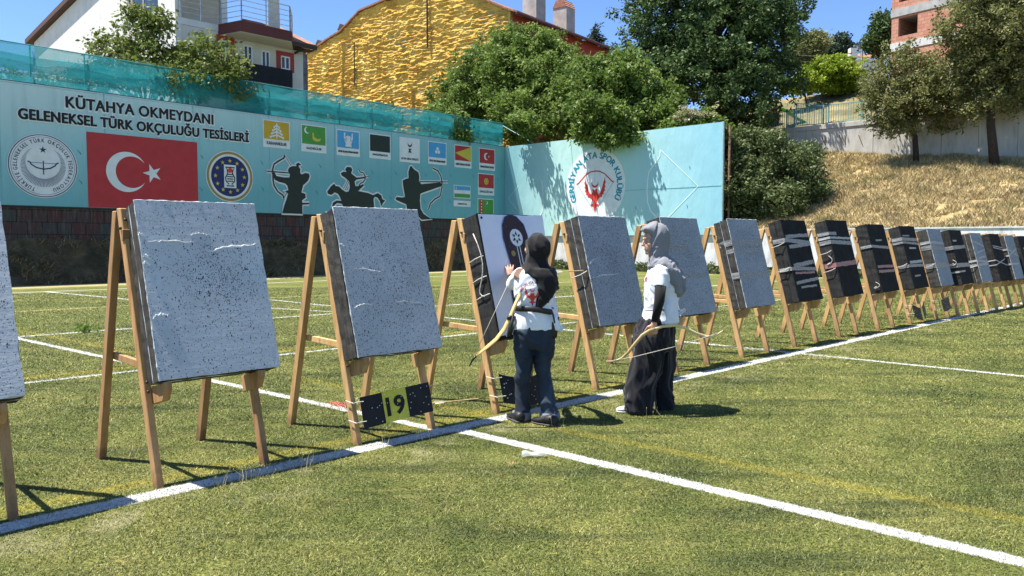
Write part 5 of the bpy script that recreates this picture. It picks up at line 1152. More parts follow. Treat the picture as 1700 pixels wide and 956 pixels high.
# take the scarf away from the face: build it as a band of cloth around the head opening
scarf2 = remesh_obj(hj, 'headscarf', HIJAB_G, w2, .006, 4, .020, (15, 9, 4.5), 31, -.75)
pr2 = P2(1079, 466, -.2)
project_print('chest_print', [disc((0, 0), .022, 20)], INK['scarlet'], shirt2, shirt2, P2(1071, 463, -.03), Vector((0, -1, 0)), ZA, Vector((1, .35, 0)).normalized(), .004)
bow2 = empty('bow', P2(1086, 548, -.27)); tag(bow2, 'pale recurve bow held low by the woman in the grey headscarf', 'bow')
bl = [(1088, 546, -.262), (1078, 549, -.27), (1066, 557, -.28), (1054, 571, -.29), (1043, 585, -.30), (1032, 595, -.30), (1020, 600, -.30), (1006, 600, -.30)]
br_ = [(1088, 546, -.262), (1100, 541.5, -.25), (1122, 540, -.23), (1138, 544.5, -.21), (1155, 553, -.19), (1173, 559, -.17), (1183, 559, -.16), (1191, 555, -.15), (1200, 549, -.14)]
limb('limb', [P2(*q) for q in bl], [(.013, .011), (.014, .010), (.015, .009), (.014, .008), (.013, .007), (.011, .007), (.009, .006), (.006, .005)], simple('bow_wood_dark', (.40, .29, .13), .4, .15, 6), bow2, (0, 0, 1))
limb('limb', [P2(*q) for q in br_], [(.013, .011), (.013, .010), (.012, .009), (.012, .008), (.012, .007), (.011, .007), (.009, .006), (.008, .006), (.006, .005)], simple('bow_wood_pale', (.62, .50, .25), .4, .12, 6), bow2, (0, 0, 1))
limb('string', [P2(1008, 600, -.30), P2(1050, 593, -.31), P2(1128, 573.5, -.25), P2(1198, 551, -.14)], .0026, STRING, bow2)
q2 = empty('quiver', P2(1050, 560, .2)); tag(q2, 'dark quiver on the far hip of the woman in the grey headscarf', 'quiver')
MB().loft([(P2(1057, 583, .24), Vector((.025, 0, .015)), Vector((0, .02, 0))), (P2(1058, 565, .24), Vector((.050, 0, .02)), Vector((0, .028, 0))), (P2(1062, 545, .24), Vector((.055, 0, .02)), Vector((0, .03, 0)))], 14).build('pouch', LEATH, q2, smooth=True)
MB().tube([P2(1070, 516, -.17), P2(1100, 514.5, -.17), P2(1127, 517, -.05)], .004, 6).build('strap', LEATH, q2)
for i in range(5): arrow_obj(P2(1140-i*3+random.uniform(-2, 2), 512+i*1.5+random.uniform(-2, 2), -.06+.03*i), P2(1098, 543+i, .02+.03*i), 'white fletched arrow tucked behind the hip of the woman in grey headscarf', 'arrows of the woman in the grey headscarf', fl=.11, rr=.004)

# ------------------------------------------------------------ houses
STUC = simple('white_render', (.66, .64, .60), .9, .06, 1.4, bmp=.25, bd=.02); STUC_S = simple('shaded_render', (.62, .58, .50), .9, .05, 1.2, bmp=.2, bd=.02)  # second copy of the render: shaded facade's greyish cream painted into the colour
GLASS = simple('window_glass', (.03, .04, .05), .08, .1, 2, bmp=0, spec=.6); WFR = simple('white_frame', (.75, .75, .74), .5, .05, 4); REDF = simple('red_frame', (.36, .035, .025), .6, .1, 5)
MARO = simple('maroon_fascia', (.12, .03, .025), .7, .1, 3); TILE, nt, b = mat_new('roof_tiles'); v = coords(nt, 'Object'); f = noise(nt, v, 3, 5)
L(nt, ramp(nt, f, [(.3, (.26, .10, .06)), (.7, (.48, .24, .16))]), b.inputs['Base Color']); wv = N(nt, 'TexWave'); wv.inputs['Scale'].default_value = 2.6; wv.bands_direction = 'X'; L(nt, v, wv.inputs['Vector']); bump(nt, b, wv.outputs['Fac'], .8, .06); b.inputs['Roughness'].default_value = .85
METAL = simple('rail_metal', (.55, .56, .57), .35, .1, 5, metal=.7); DKGL = simple('dark_glass_panel', (.014, .014, .015), .55, .2, 2, bmp=0, spec=.2); DKWD = simple('dark_timber', (.06, .04, .03), .8); CONC = simple('concrete', (.36, .35, .33), .9, .14, 1.6, bmp=.3, bd=.02)
def window(parent, x, z, wd, ht, y=-.02, frame=None, mullion=1, deep=.10, name='window'):
    """on the -y face of the parent"""
    t = .07
    w_ = MB().box((x, y-.03, z), (x+wd, y+.04, z+t)).box((x, y-.03, z+ht-t), (x+wd, y+.04, z+ht)).box((x, y-.031, z+t), (x+t, y+.041, z+ht-t)).box((x+wd-t, y-.031, z+t), (x+wd, y+.041, z+ht-t))
    for i in range(mullion): xx = x+wd*(i+1)/(mullion+1); w_.box((xx-.04, y-.029, z+t), (xx+.04, y+.039, z+ht-t))
    o = w_.build(name, WFR, parent, local=True); MB().box((x+t, y-.005, z+t), (x+wd-t, y+.035, z+ht-t)).build('pane', GLASS, o, local=True)
    if frame is not None:
        k = .22; MB().box((x-k, y-.06, z+ht), (x+wd+k, y+.03, z+ht+k)).box((x-k, y-.061, z-.1), (x, y+.031, z+ht)).box((x+wd, y-.061, z-.1), (x+wd+k, y+.031, z+ht)).build('surround', frame, o, local=True)
    return o
# white apartment house behind the long wall; corner nearest the camera at HC, facade runs along the wall
HC = at(295, 200, 38); HC.z = 0
def pxz(px, py, o, dv):
    nrm = Vector((dv.y, -dv.x, 0)); p = onplane(px, py, o, nrm); return ((p-o).dot(dv), p.z)
FD = Vector((.690, .724, 0)).normalized(); HR = math.atan2(FD.y, FD.x)
hs_ = empty('white_house', HC, HR); tag(hs_, 'white rendered apartment house with red framed windows and roof terrace behind the safety net', 'house')
fz = lambda px, py: pxz(px, py, HC, FD)
FL_ = fz(503, 100)[0]; GL = 21.3; zt = fz(295, 30)[1]
zT = zt+.05
# local frame: x along facade, y into the house (back-left) ; gable wall on x=0 plane going back (y>0)
ridge = zT+9.0
MB().prism([(0.0, 0, 1.5), (0.0, GL, 1.5), (0.0, GL, zT+2.45), (0.0, GL*.42, zT+4.0), (0.0, .0, zT+4.6)], (.3, 0, 0)).build('gable_wall', STUC, hs_, local=True)
MB().box((.31, 0, 1.5), (FL_, .3, zT-.30)).box((FL_-.3, .31, 1.5), (FL_, GL, zT)).build('facade', STUC_S, hs_, local=True)
MB().prism([(-.35, GL+.7, zT+2.40), (-.35, GL*.42, zT+4.05), (-.35, .0, zT+4.65), (-.35, 0, zT+4.95), (-.35, GL*.42, zT+4.35), (-.35, GL+.7, zT+2.70)], (FL_*.45, 0, 0)).build('roof', simple('roof_dark', (.09, .05, .045), .8), hs_, local=True)
# set-back attic wall and terrace
MB().box((.31, 3.2, zT+.01), (FL_*.62, 3.5, zT+4.6)).build('attic_wall', STUC_S, hs_, local=True)
MB().box((.0, -.02, zT-.29), (FL_*.40, .0, zT+.02)).box((.31, .0, zT-.28), (FL_-.01, 3.4, zT)).build('floor_slab', STUC, hs_, local=True)
bx0, _ = fz(362, 50); bx1 = FL_*.92
sl_ = MB().prism([(bx0, -.001, zT-.45), (bx1, -.001, zT-.45), (bx1-1.0, -1.5, zT-.45), (bx0+.4, -1.5, zT-.45)], (0, 0, .5)).build('balcony_slab', MARO, hs_, local=True)
MB().prism([(bx0+.03, -.001, zT-.46), (bx1-.03, -.001, zT-.46), (bx1-1.0, -1.46, zT-.46), (bx0+.43, -1.46, zT-.46)], (0, 0, -.02)).build('slab_soffit', STUC_S, hs_, local=True)
def rail(pts, z0, ht, n=5, name='railing', post=1.1, mat=METAL, r=.025):
    m = MB()
    for a, b_ in zip(pts[:-1], pts[1:]):
        a, b_ = Vector(a), Vector(b_); ln = (b_-a).length; k = max(1, round(ln/post))
        for i in range(k+1): p = a+(b_-a)*i/k; m.tube([(p.x, p.y, z0), (p.x, p.y, z0+ht)], r*1.25, 6)
        for j in range(n): z = z0+ht*(j+1)/n; m.tube([(a.x, a.y, z), (b_.x, b_.y, z)], r if j == n-1 else r*.6, 6)
    m.build(name, mat, hs_, local=True)
rail([(.2, -.05, 0), (bx0+.1, -.05, 0), (bx0+.5, -1.42, 0), (bx1-1.05, -1.42, 0), (bx1-.1, -.05, 0)], zT+.05, 1.25)
MB().box((bx0+.8, 1.2, zT), (bx0+1.1, 1.5, zT+4.5)).build('terrace_post', WFR, hs_, local=True)
MB().loft([((bx0+3.4, .6, zT+.02), Vector((.35, 0, 0)), Vector((0, .35, 0))), ((bx0+3.4, .6, zT+2.2), Vector((.32, 0, 0)), Vector((0, .32, 0))), ((bx0+3.4, .6, zT+2.6), Vector((.12, 0, 0)), Vector((0, .12, 0)))], 4).build('chimney', STUC, hs_, local=True)
# small tiled roof strip at the right end
rx0 = fz(449, 60)[0]; FL_E = fz(500, 60)[0]
MB().box((-.3, -1.4, zT+3.6), (FL_*.8, 3.6, zT+3.9)).build('terrace_roof', STUC_S, hs_, local=True)
MB().prism([(rx0, -.7, zT-.30), (FL_E+.5, -.7, zT-.30), (FL_E+.5, 3, zT+1.35), (rx0, 3, zT+1.35)], (0, 0, .14)).build('tiled_eave', TILE, hs_, local=True)
MB().box((rx0-1, -.66, zT-.47), (FL_E+.45, -.02, zT-.45)).box((rx0-1, -.74, zT-.44), (FL_E+.5, -.71, zT-.22)).build('eave_board', DKWD, hs_, local=True)
for (x0, x1, y0, y1, fr, nm) in ((366, 382, 66, 104, REDF, 'window'), (403, 419, 74, 112, None, 'balcony_door'), (433, 448, 83, 122, None, 'balcony_door'), (465, 481, 92, 117, REDF, 'window')):
    a = fz(x0, y0); b_ = fz(x1, y1); window(hs_, a[0], b_[1], b_[0]-a[0], a[1]-b_[1], frame=fr, name=nm)
def fzo(px, py, off): p = onplane(px, py, HC+Vector((FD.y, -FD.x, 0))*off, Vector((FD.y, -FD.x, 0))); return ((p-HC).dot(FD), p.z)
a = fzo(385, 130, .9); b_ = fzo(486, 145, .9); zb = b_[1]; ph_ = fzo(486, 117, .9)[1]-zb
MB().box((a[0]-3, -.9, zb-.25), (b_[0], -.005, zb)).build('lower_balcony', MARO, hs_, local=True)
MB().box((a[0]-3, -.9, zb+.02), (b_[0], -.87, zb+ph_)).box((b_[0]-.03, -.86, zb+.02), (b_[0], -.02, zb+ph_)).build('balcony_panel', DKGL, hs_, local=True)
MB().tube([(b_[0]+.7, -.02, zb+2.0), (b_[0]+.7, -.35, zb+2.05), (b_[0]+.95, -.5, zb+2.1)], .06, 8).build('wall_lamp', DKWD, hs_, local=True)
# attic windows high on the gable wall: dark opening at the top edge of the picture
gp = lambda px, py: pxz(px, py, HC, Vector((-FD.y, FD.x, 0)))
a = gp(215, -14); b_ = gp(262, 12)
gw = MB().box((-.03, b_[0], b_[1]), (-.002, a[0], a[1]+2.2)).build('attic_window', GLASS, hs_, local=True); MB().box((-.05, a[0]-.5, b_[1]), (-.031, a[0]+.2, a[1]+2)).box((-.05, (a[0]+b_[0])/2-.2, b_[1]), (-.031, (a[0]+b_[0])/2, a[1]+2)).build('shutter', simple('shutter', (.25, .24, .23), .7), gw, local=True)

# yellow foam house
YC = at(848, 200, 58); YC.z = 0; YD = Vector((-.797, .604, 0)).normalized()      # from the right corner towards the left end of the foam wall
yw = empty('foam_house', YC, math.atan2(-YD.y, -YD.x)); tag(yw, 'house whose gable is sprayed with lumpy yellow insulation foam, red facade on its right', 'house')
def yp(px, py):
    p = onplane(px, py, YC, Vector((YD.y, -YD.x, 0))); return (-(p-YC).dot(YD), p.z)
prof = [yp(*q) for q in ((512, 92), (545, 68), (568, 54), (600, 20), (640, 3), (700, -14), (742, -24), (795, -4), (848, 19))]   # (local x<0, z) roofline
XL = prof[0][0]; xs = np.array([p[0] for p in prof]); zs = np.array([p[1] for p in prof])
nx, nz = 560, 440; X = np.linspace(XL, 0, nx); top = np.interp(X, xs, zs); T_ = np.linspace(0, 1, nz)
XX, TT = np.meshgrid(X, T_); ZZ = 3.0+(np.interp(XX, xs, zs)-3.0)*TT
wv1 = XX+.5*fbm(XX*.6, ZZ*.6); ry = ZZ*7.8+1.7*fbm(XX*.45, ZZ*.7, o=3)+.12*XX+.7*fbm(XX*2.2, ZZ*.9, o=2)
ridge_ = (1-np.abs(2*(vnoise(wv1*1.35, ry)-.5)*1.6).clip(0, 1))
dsp = .115*ridge_*(.4+1.0*vnoise(XX*1.2, ZZ*2))+.08*(vnoise(XX*3.2, ZZ*11)-.5)+.05*(vnoise(XX*8, ZZ*16)-.5)+.25*(fbm(XX*.35, ZZ*.4)-.47)
for s_, a_, b_ in ((.21, .35, .95), (.57, .0, .6), (.84, .3, .75)):   # vertical beads of foam and pipes
    xv = XL+(0-XL)*s_; dsp += .22*np.exp(-((XX-xv)/.13)**2)*((TT > a_) & (TT < b_))
edge_ = np.minimum(1, np.minimum((XX-XL)/.3, -XX/.3).clip(0, 1)); dsp = dsp*(.3+.7*edge_)
FOAM, nt, b = mat_new('spray_foam'); v = coords(nt, 'Object', (1, 1, 1)); f = noise(nt, v, .55, 6, .6); f2 = noise(nt, coords(nt, 'Object', (1.2, 1, 4)), 2.2, 5, .65)
c = ramp(nt, f, [(.32, (.50, .28, .055)), (.5, (.65, .40, .09)), (.68, (.74, .50, .14))]); c = mixc(nt, ramp(nt, f2, [(.56, (0, 0, 0)), (.74, (.6, .6, .6))]), c, (.40, .19, .04))
L(nt, c, b.inputs['Base Color']); b.inputs['Roughness'].default_value = 1.0; b.inputs['Specular IOR Level'].default_value = .05; bump(nt, b, noise(nt, v, 9, 5, .7), .7, .05)
# outward is local -y
grid_mesh('foam_wall', np.stack([XX, -.06-dsp, ZZ], -1), FOAM, yw)
YLEN = 20.0
MB().prism([(XL, -.01, 2.5), (0, -.01, 2.5)]+[(x, -.01, z-.02) for x, z in reversed(prof)], (0, .25, 0)).build('gable_wall', simple('old_plaster', (.35, .25, .12), .9), yw, local=True)
RED = simple('red_render', (.42, .07, .06), .85, .08, 1.5, bmp=.2, bd=.02); ze = prof[-1][1]
MB().box((-.25, .26, 2.5), (.0, YLEN, ze-.1)).build('red_facade', RED, yw, local=True)
rt = MB()
for (x0, z0), (x1, z1) in zip(prof[:-1], prof[1:]):
    rt.prism([(x0, -.30, z0+.02), (x1, -.30, z1+.02), (x1, -.30, z1+.16), (x0, -.30, z0+.16)], (0, YLEN+.4, 0))
rt.prism([(0.01, -.30, ze+.02), (.75, -.30, ze-.22), (.75, -.30, ze-.10), (.01, -.30, ze+.16)], (0, YLEN+.4, 0))
rt.build('roof', TILE, yw, local=True)
MB().box((.70, -.3, ze-.36), (.78, YLEN+.1, ze-.22)).build('gutter', MARO, yw, local=True)
for y_, h_ in ((4.0, 3.2), (8.2, 3.0)):
    ch = MB().box((-1.9, y_, ze-.2), (-.6, y_+1.25, ze+h_-.6)).build('chimney', CONC, yw, local=True)
    MB().prism([(-1.95, y_-.05, ze+h_-.59), (-.55, y_-.05, ze+h_-.59), (-.9, y_-.05, ze+h_), (-1.6, y_-.05, ze+h_)], (0, 1.35, 0)).build('chimney_cap', TILE, ch, local=True)
for x_, dz in ((XL*.80, 1.0), (XL*.93, .8)):   # two little capped vents on the foam roofline
    z_ = np.interp(x_, xs, zs); MB().prism([(x_-.35, -.25, z_+.2), (x_+.35, -.25, z_+.2), (x_, -.25, z_+.2+dz*.5)], (0, 1.2, 0)).build('roof_vent', DKWD, yw, local=True)
MB().tube([(XL*.35, -.28, ze-1.5), (XL*.35, -.30, np.interp(XL*.35, xs, zs))], .07, 8).tube([(XL*.72, -.28, ze-3.4), (XL*.72, -.28, ze+.2)], .05, 8).build('drain_pipe', DKWD, yw, local=True)
def side_window(parent, y, z, wd, ht):   # on the +x facade
    o = MB().box((.005, y, z), (.06, y+wd, z+ht)).build('window', WFR, parent, local=True); MB().box((.061, y+.1, z+.1), (.075, y+wd/2-.04, z+ht-.1)).box((.061, y+wd/2+.04, z+.1), (.075, y+wd-.1, z+ht-.1)).build('pane', GLASS, o, local=True)
for y_ in (1.2, 6.2, 11.2, 15.2): side_window(yw, y_, ze-2.8, 1.5, 1.4)
for y_ in (1.2, 6.2, 11.2, 15.2): side_window(yw, y_, ze-6.2, 1.5, 1.4)
# bit of a house between the two
b2 = empty('far_house', at(507, 150, 74)); b2.location.z = 0; tag(b2, 'sliver of a dark red house squeezed between the white and yellow houses', 'house')
MB().box((-1.4, 0, 2), (1.4, 5, 15.4)).build('wall', RED, b2, local=True); MB().box((-1.4, -.05, 15.41), (1.4, 5, 18.9)).build('upper_wall', simple('grey_board', (.12, .12, .13), .8, .3, 2), b2, local=True); MB().prism([(-1.7, -.3, 18.91), (1.7, -.3, 18.91), (0, -.3, 19.9)], (0, 5.6, 0)).build('roof', TILE, b2, local=True)
b3 = empty('low_house', at(1018, 110, 84)); b3.location.z = 0; tag(b3, 'low orange tiled roof showing right of the red facade beside the big tree', 'house')
z3 = at(1018, 96, 84).z; MB().box((-2.6, 0, 2), (2.6, 5, z3-.5)).build('wall', RED, b3, local=True); MB().prism([(-3.2, -.6, z3-.52), (3.2, -.6, z3-.52), (3.0, 2.5, z3+.45), (-3.0, 2.5, z3+.45)], (0, 0, .15)).build('roof', TILE, b3, local=True)

# unfinished brick building on the right
BC = at(1478, 120, 62); BC.z = 0; BD = Vector((.58, -.815, 0)).normalized()
bk = empty('brick_building', BC, math.atan2(BD.y, BD.x)); tag(bk, 'unfinished red brick building with concrete floor bands and empty window openings', 'building')
BRK, nt, b = mat_new('hollow_brick'); v = coords(nt, 'Object'); sx = N(nt, 'SeparateXYZ'); L(nt, v, sx.inputs[0]); cx = N(nt, 'CombineXYZ'); L(nt, mth(nt, 'ADD', sx.outputs[0], sx.outputs[1]), cx.inputs[0]); L(nt, sx.outputs[2], cx.inputs[1])
bt = N(nt, 'TexBrick'); L(nt, cx.outputs[0], bt.inputs['Vector']); bt.inputs['Scale'].default_value = 1; bt.inputs['Brick Width'].default_value = .42; bt.inputs['Row Height'].default_value = .26; bt.inputs['Mortar Size'].default_value = .018
bt.inputs['Color1'].default_value = rgba((.46, .17, .10)); bt.inputs['Color2'].default_value = rgba((.54, .24, .15)); bt.inputs['Mortar'].default_value = rgba((.20, .13, .10))
c = mixc(nt, ramp(nt, noise(nt, v, 1.1, 5), [(.4, (0, 0, 0)), (.75, (.5, .5, .5))]), bt.outputs['Color'], (.50, .30, .22)); L(nt, c, b.inputs['Base Color']); b.inputs['Roughness'].default_value = .9; bump(nt, b, bt.outputs['Fac'], -.6, .03)
bz = lambda px, py: (lambda p: ((p-BC).dot(BD), p.z))(onplane(px, py, BC, Vector((BD.y, -BD.x, 0))))
z1 = bz(1478, 24)[1]; z2 = bz(1478, 80)[1]; fh = z1-z2; LB = 16.0
wx0, wzt = bz(1492, 22); wx1, wzb = bz(1523, 54)
levels = [z2-2*fh, z2-fh, z2, z1, z1+fh]
for i, z in enumerate(levels):
    MB().box((-.05, -.05, z-.30), (LB, 9, z+.30)).build('floor_band', CONC if i % 2 else simple('pale_band', (.55, .54, .52), .9, .12, 2), bk, local=True)
wh = wzt-wzb
for i in range(len(levels)-1):
    zl, zh = levels[i]+.301, levels[i+1]-.301; m = MB(); zb_ = zl+(wzb-(levels[2]+.301)); zt_ = min(zh-.15, zb_+wh)
    ops = [(wx0, wx1), (wx0+4.2, wx1+4.2), (wx0+8.6, wx1+8.6)]; xp = 0
    for a, b_ in ops: m.box((xp, 0, zl), (a, .25, zh)).box((a, .001, zl), (b_, .249, zb_)).box((a, .001, zt_), (b_, .249, zh)); xp = b_
    m.box((xp, 0, zl), (LB, .25, zh)); m.box((0, .251, zl), (.25, 9, zh)); m.build('brick_wall', BRK, bk, local=True)
    MB().box((.4, 3.0, zl), (LB, 3.2, zh)).box((wx0+.9, 1.2, zl), (wx0+1.2, 3, zh)).build('inner_wall', simple('inner', (.10, .07, .06), .9), bk, local=True)
MB().box((-.05, -.05, 3), (LB, 9, levels[0]-.31)).build('lower_floor', BRK, bk, local=True)
a = bz(1579, 150); b_ = bz(1603, 170); m = MB()
for i in range(7): x = a[0]+(b_[0]-a[0])*i/6; m.tube([(x, -.12, b_[1]), (x, -.12, a[1])], .02, 6)
m.tube([(a[0]-.1, -.12, a[1]), (b_[0]+.1, -.12, a[1])], .03, 6); m.tube([(a[0]-.1, -.12, b_[1]), (b_[0]+.1, -.12, b_[1])], .03, 6); m.build('window_grille', METAL, bk, local=True)

# ------------------------------------------------------------ trees
def leaf_mat(name, dark, mid, light, trans=.42, rough=.5, spec=.22):
    m = bpy.data.materials.new(name); m.use_nodes = True; nt = m.node_tree; b = nt.nodes['Principled BSDF']; out = nt.nodes['Material Output']
    at_ = N(nt, 'Attribute'); at_.attribute_name = 'rnd'; c = ramp(nt, at_.outputs['Fac'], [(0, dark), (.5, mid), (.95, light)])
    L(nt, c, b.inputs['Base Color']); b.inputs['Roughness'].default_value = rough; b.inputs['Specular IOR Level'].default_value = spec
    tl = N(nt, 'BsdfTranslucent'); L(nt, mixc(nt, .5, c, (.25, .32, .02), 'ADD') if False else c, tl.inputs[0]); mx = N(nt, 'MixShader'); mx.inputs[0].default_value = trans
    L(nt, b.outputs[0], mx.inputs[1]); L(nt, tl.outputs[0], mx.inputs[2]); L(nt, mx.outputs[0], out.inputs['Surface']); return m
LF_WAL = leaf_mat('walnut_leaf', (.060, .110, .018), (.130, .200, .038), (.27, .35, .10))
LF_DARK = leaf_mat('dark_leaf', (.028, .055, .017), (.062, .108, .032), (.14, .205, .07), .25)
LF_OLIVE = leaf_mat('olive_leaf', (.085, .100, .030), (.165, .180, .060), (.33, .32, .14), .35, .5)
LF_YEL = leaf_mat('lime_leaf', (.10, .16, .012), (.20, .28, .02), (.34, .42, .05), .4)
LF_BUSH = leaf_mat('bush_leaf', (.040, .066, .020), (.090, .125, .042), (.21, .23, .10), .25)
LF_NEED = leaf_mat('needle', (.018, .036, .022), (.034, .062, .036), (.07, .10, .06), .15)
LF_LOOSE = leaf_mat('loose_leaf', (.080, .115, .022), (.150, .195, .045), (.25, .28, .085), .4)
LF_FLOWER = leaf_mat('flower_head', (.28, .27, .14), (.40, .38, .22), (.50, .47, .30), .3)
BARK = simple('bark', (.055, .042, .032), .95, .35, 6, bmp=1.0, bd=.03, stretch=(6, 6, 1))
def leaf_cloud(C, n_per, spread, size, rg, droop=.35, aspect=.5):
    """diamond leaves gathered round cluster centres C (k,3)"""
    k = len(C); n = k*n_per; c = np.repeat(C, n_per, 0); off = rg.normal(size=(n, 3)); off /= np.linalg.norm(off, axis=1, keepdims=True)+1e-9
    off *= (spread*rg.random((n, 1))**.6); off[:, 2] *= .8; p = c+off
    d = rg.normal(size=(n, 3)); d[:, 2] = d[:, 2]*.6-droop; d /= np.linalg.norm(d, axis=1, keepdims=True)
    r = rg.normal(size=(n, 3)); r[:, 2] += .0; sd = np.cross(d, r); sd /= np.linalg.norm(sd, axis=1, keepdims=True)+1e-9; nn = np.cross(sd, d)
    s = (size*(.6+.8*rg.random(n)))[:, None]
    V = np.stack([p, p+d*s*.5+sd*s*aspect*.5+nn*s*.10, p+d*s, p+d*s*.5-sd*s*aspect*.5+nn*s*.10], 1).reshape(-1, 3)
    cl = np.repeat(rg.random(k), n_per); at_ = np.clip(.55*rg.random(n)+.45*cl, 0, 1); return V, np.repeat(at_, 4)
def tree(name, label, cat, blobs, base, trunk_r, mat, n_cl=400, n_per=55, spread=.45, size=.19, seed=1, hollow=.55, group=None, limbs=9, forks=(), extra=None, droop=.35, aspect=.5, trunk_top=None, rag=.22):
    rg = np.random.default_rng(seed); root = empty(name, base); tag(root, label, cat, group)
    vol = np.array([b_[1][0]*b_[1][1]*b_[1][2] for b_ in blobs])**.67; pr = vol/vol.sum(); C = []
    which = rg.choice(len(blobs), n_cl, p=pr)
    for i in which:
        c, r = blobs[i][:2]; d = rg.normal(size=3); d /= np.linalg.norm(d); q = hollow+(1-hollow)*rg.random()**.6
        lump = 1+rag*2*(float(vnoise(np.array(d[0]*2.3+i*3), np.array(d[1]*2.3), np.array(d[2]*2.3+seed)))-.5)+rag*.5*rg.normal()*.5
        C.append(np.array(c)+d*np.array(r)*q*lump)
    C = np.array(C)
    if extra is not None: C = np.vstack([C, np.array(extra)])
    V, a_ = leaf_cloud(C, n_per, spread, size, rg, droop, aspect); V = V-np.array(root.location)
    np_mesh('crown', V, np.arange(len(V)).reshape(-1, 4), mat, root, attr=a_)
    tb = MB(); b0 = Vector(base); cen = sum((Vector(b_[0]) for b_ in blobs), Vector())/len(blobs); tp = Vector(trunk_top) if trunk_top else b0+(cen-b0)*.75
    mids = [b0-ZV*.2, b0+(tp-b0)*.35+Vector((rg.normal()*.08, rg.normal()*.08, 0)), b0+(tp-b0)*.7+Vector((rg.normal()*.12, rg.normal()*.12, 0)), tp]
    tb.tube(mids, [trunk_r*1.25, trunk_r, trunk_r*.8, trunk_r*.45], 10); tb.build('trunk', BARK, root, smooth=True)
    lm = MB(); ends = C[rg.choice(len(C), min(limbs*4, len(C)), replace=False)]
    for i, e in enumerate(ends):
        e = Vector(e); t = .45+.5*rg.random(); s_ = mids[1]+(tp-mids[1])*t; m_ = (s_+e)/2+Vector((rg.normal()*.2, rg.normal()*.2, .15*(e-s_).length)); r0 = trunk_r*(.38 if i < limbs else .16)
        lm.tube([s_, m_, e], [r0, r0*.6, r0*.18], 6)
    lm.build('limbs', BARK, root, smooth=True); return root
def blob(px, py, Y, rx, ry_, rz=None): c = at(px, py, Y); k = Y/FPX; return (tuple(c), (rx*k, (rz if rz else (rx+ry_)/2*k), ry_*k))
def ground_at(px, Y): p = at(px, 400, Y); return Vector((p.x, Y, hill_z(p.x, Y)))

# walnut trees behind and over the club banner
def over(px, py, q):   # point q metres behind (+) or in front (-) of the club banner plane
    p = onplane(px, py, WC-TN*q, TN); return tuple(p)
def oblob(px, py, q, rx, ry_, rq): c = over(px, py, q); k = c[1]/FPX; return (c, (rx*k, rq, ry_*k))
tree('walnut_tree', 'bright green walnut tree in front of the yellow foam wall, left of the club emblem', 'tree',
     [oblob(865, 120, 4.5, 62, 60, 2.6), oblob(800, 160, 4.0, 62, 55, 2.2), oblob(930, 145, 4.5, 66, 58, 2.6), oblob(890, 185, 3.2, 90, 50, 2.2), oblob(770, 195, 4.2, 55, 35, 2.0), oblob(960, 180, 3.0, 55, 55, 2.0), oblob(905, 85, 5.0, 45, 35, 1.8), oblob(850, 215, 2.6, 60, 30, 1.4), oblob(772, 165, 4.4, 58, 52, 2.2), oblob(812, 112, 5.0, 55, 48, 2.2), oblob(880, 82, 5.2, 60, 36, 2.0), oblob(742, 202, 4.4, 42, 36, 1.9)],
     over(880, 300, 4.5), .28, LF_WAL, 2200, 44, .44, .22, 21, .35, 'walnut trees behind the club banner', 16, droop=.5, rag=.42)
bs_ = Vector(over(1035, 300, 3.2)); bs_.z = hill_z(bs_.x, bs_.y)
rg_ = np.random.default_rng(8); ex = []
for px, py, q, n in ((985, 222, -.55, 16), (1005, 226, -.7, 16), (1030, 222, -.7, 14), (965, 214, -.5, 10), (1045, 216, -.45, 12), (1040, 200, -.4, 12), (1000, 205, -.5, 14), (970, 190, -.9, 14), (1010, 185, -1.1, 18), (1025, 185, -.8, 10), (1000, 165, -1.1, 10), (975, 170, -1.2, 12), (880, 212, -.4, 8), (850, 205, -.9, 8), (865, 190, -1.2, 9)):
    for _ in range(n): ex.append(over(px+rg_.normal()*9, py+rg_.normal()*7, q+rg_.normal()*.22))
tree('walnut_tree', 'lighter walnut tree whose branches hang over the top edge of the club banner', 'tree',
     [oblob(1010, 140, 2.4, 60, 45, 2.0), oblob(1060, 165, 3.6, 55, 45, 1.8), oblob(1000, 185, 1.6, 50, 38, 1.6), oblob(1095, 185, 3.4, 40, 36, 1.5), oblob(1045, 195, 1.8, 60, 22, 1.0), oblob(1035, 110, 3.4, 45, 30, 1.8)],
     bs_, .20, LF_WAL, 700, 52, .42, .21, 22, .4, 'walnut trees behind the club banner', 10, extra=ex, droop=.6, rag=.4)
tree('big_tree', 'tall dense dark green tree reaching the top edge behind the club banner', 'tree',
     [blob(1180, 60, 50, 120, 85, 4.2), blob(1100, 40, 51, 70, 75, 3.4), blob(1265, 60, 50, 72, 75, 3.4), blob(1180, 130, 48.5, 110, 60, 3.6), blob(1235, 165, 48, 75, 48, 2.8), blob(1150, -40, 51, 105, 70, 4), blob(1230, -20, 51, 80, 60, 3.6), blob(1105, 110, 49.5, 60, 55, 2.8), blob(1300, 25, 51, 38, 40, 2), blob(1285, 120, 49, 45, 45, 2.2), blob(1245, 195, 47, 45, 22, 1.6)],
     ground_at(1190, 49.5), .45, LF_DARK, 1750, 44, .47, .23, 23, .45, None, 22, trunk_top=tuple(at(1180, 60, 50)), rag=.45)
tree('flowering_shrub', 'shrub with cream flower heads above the right half of the club banner', 'shrub', [oblob(1160, 205, 1.6, 38, 22, 1.0), oblob(1125, 212, 1.5, 30, 18, .9), oblob(1190, 215, 1.5, 24, 20, .8)], ground_at(1160, 41.5), .07, LF_WAL, 130, 40, .35, .20, 24, .4, None, 6)
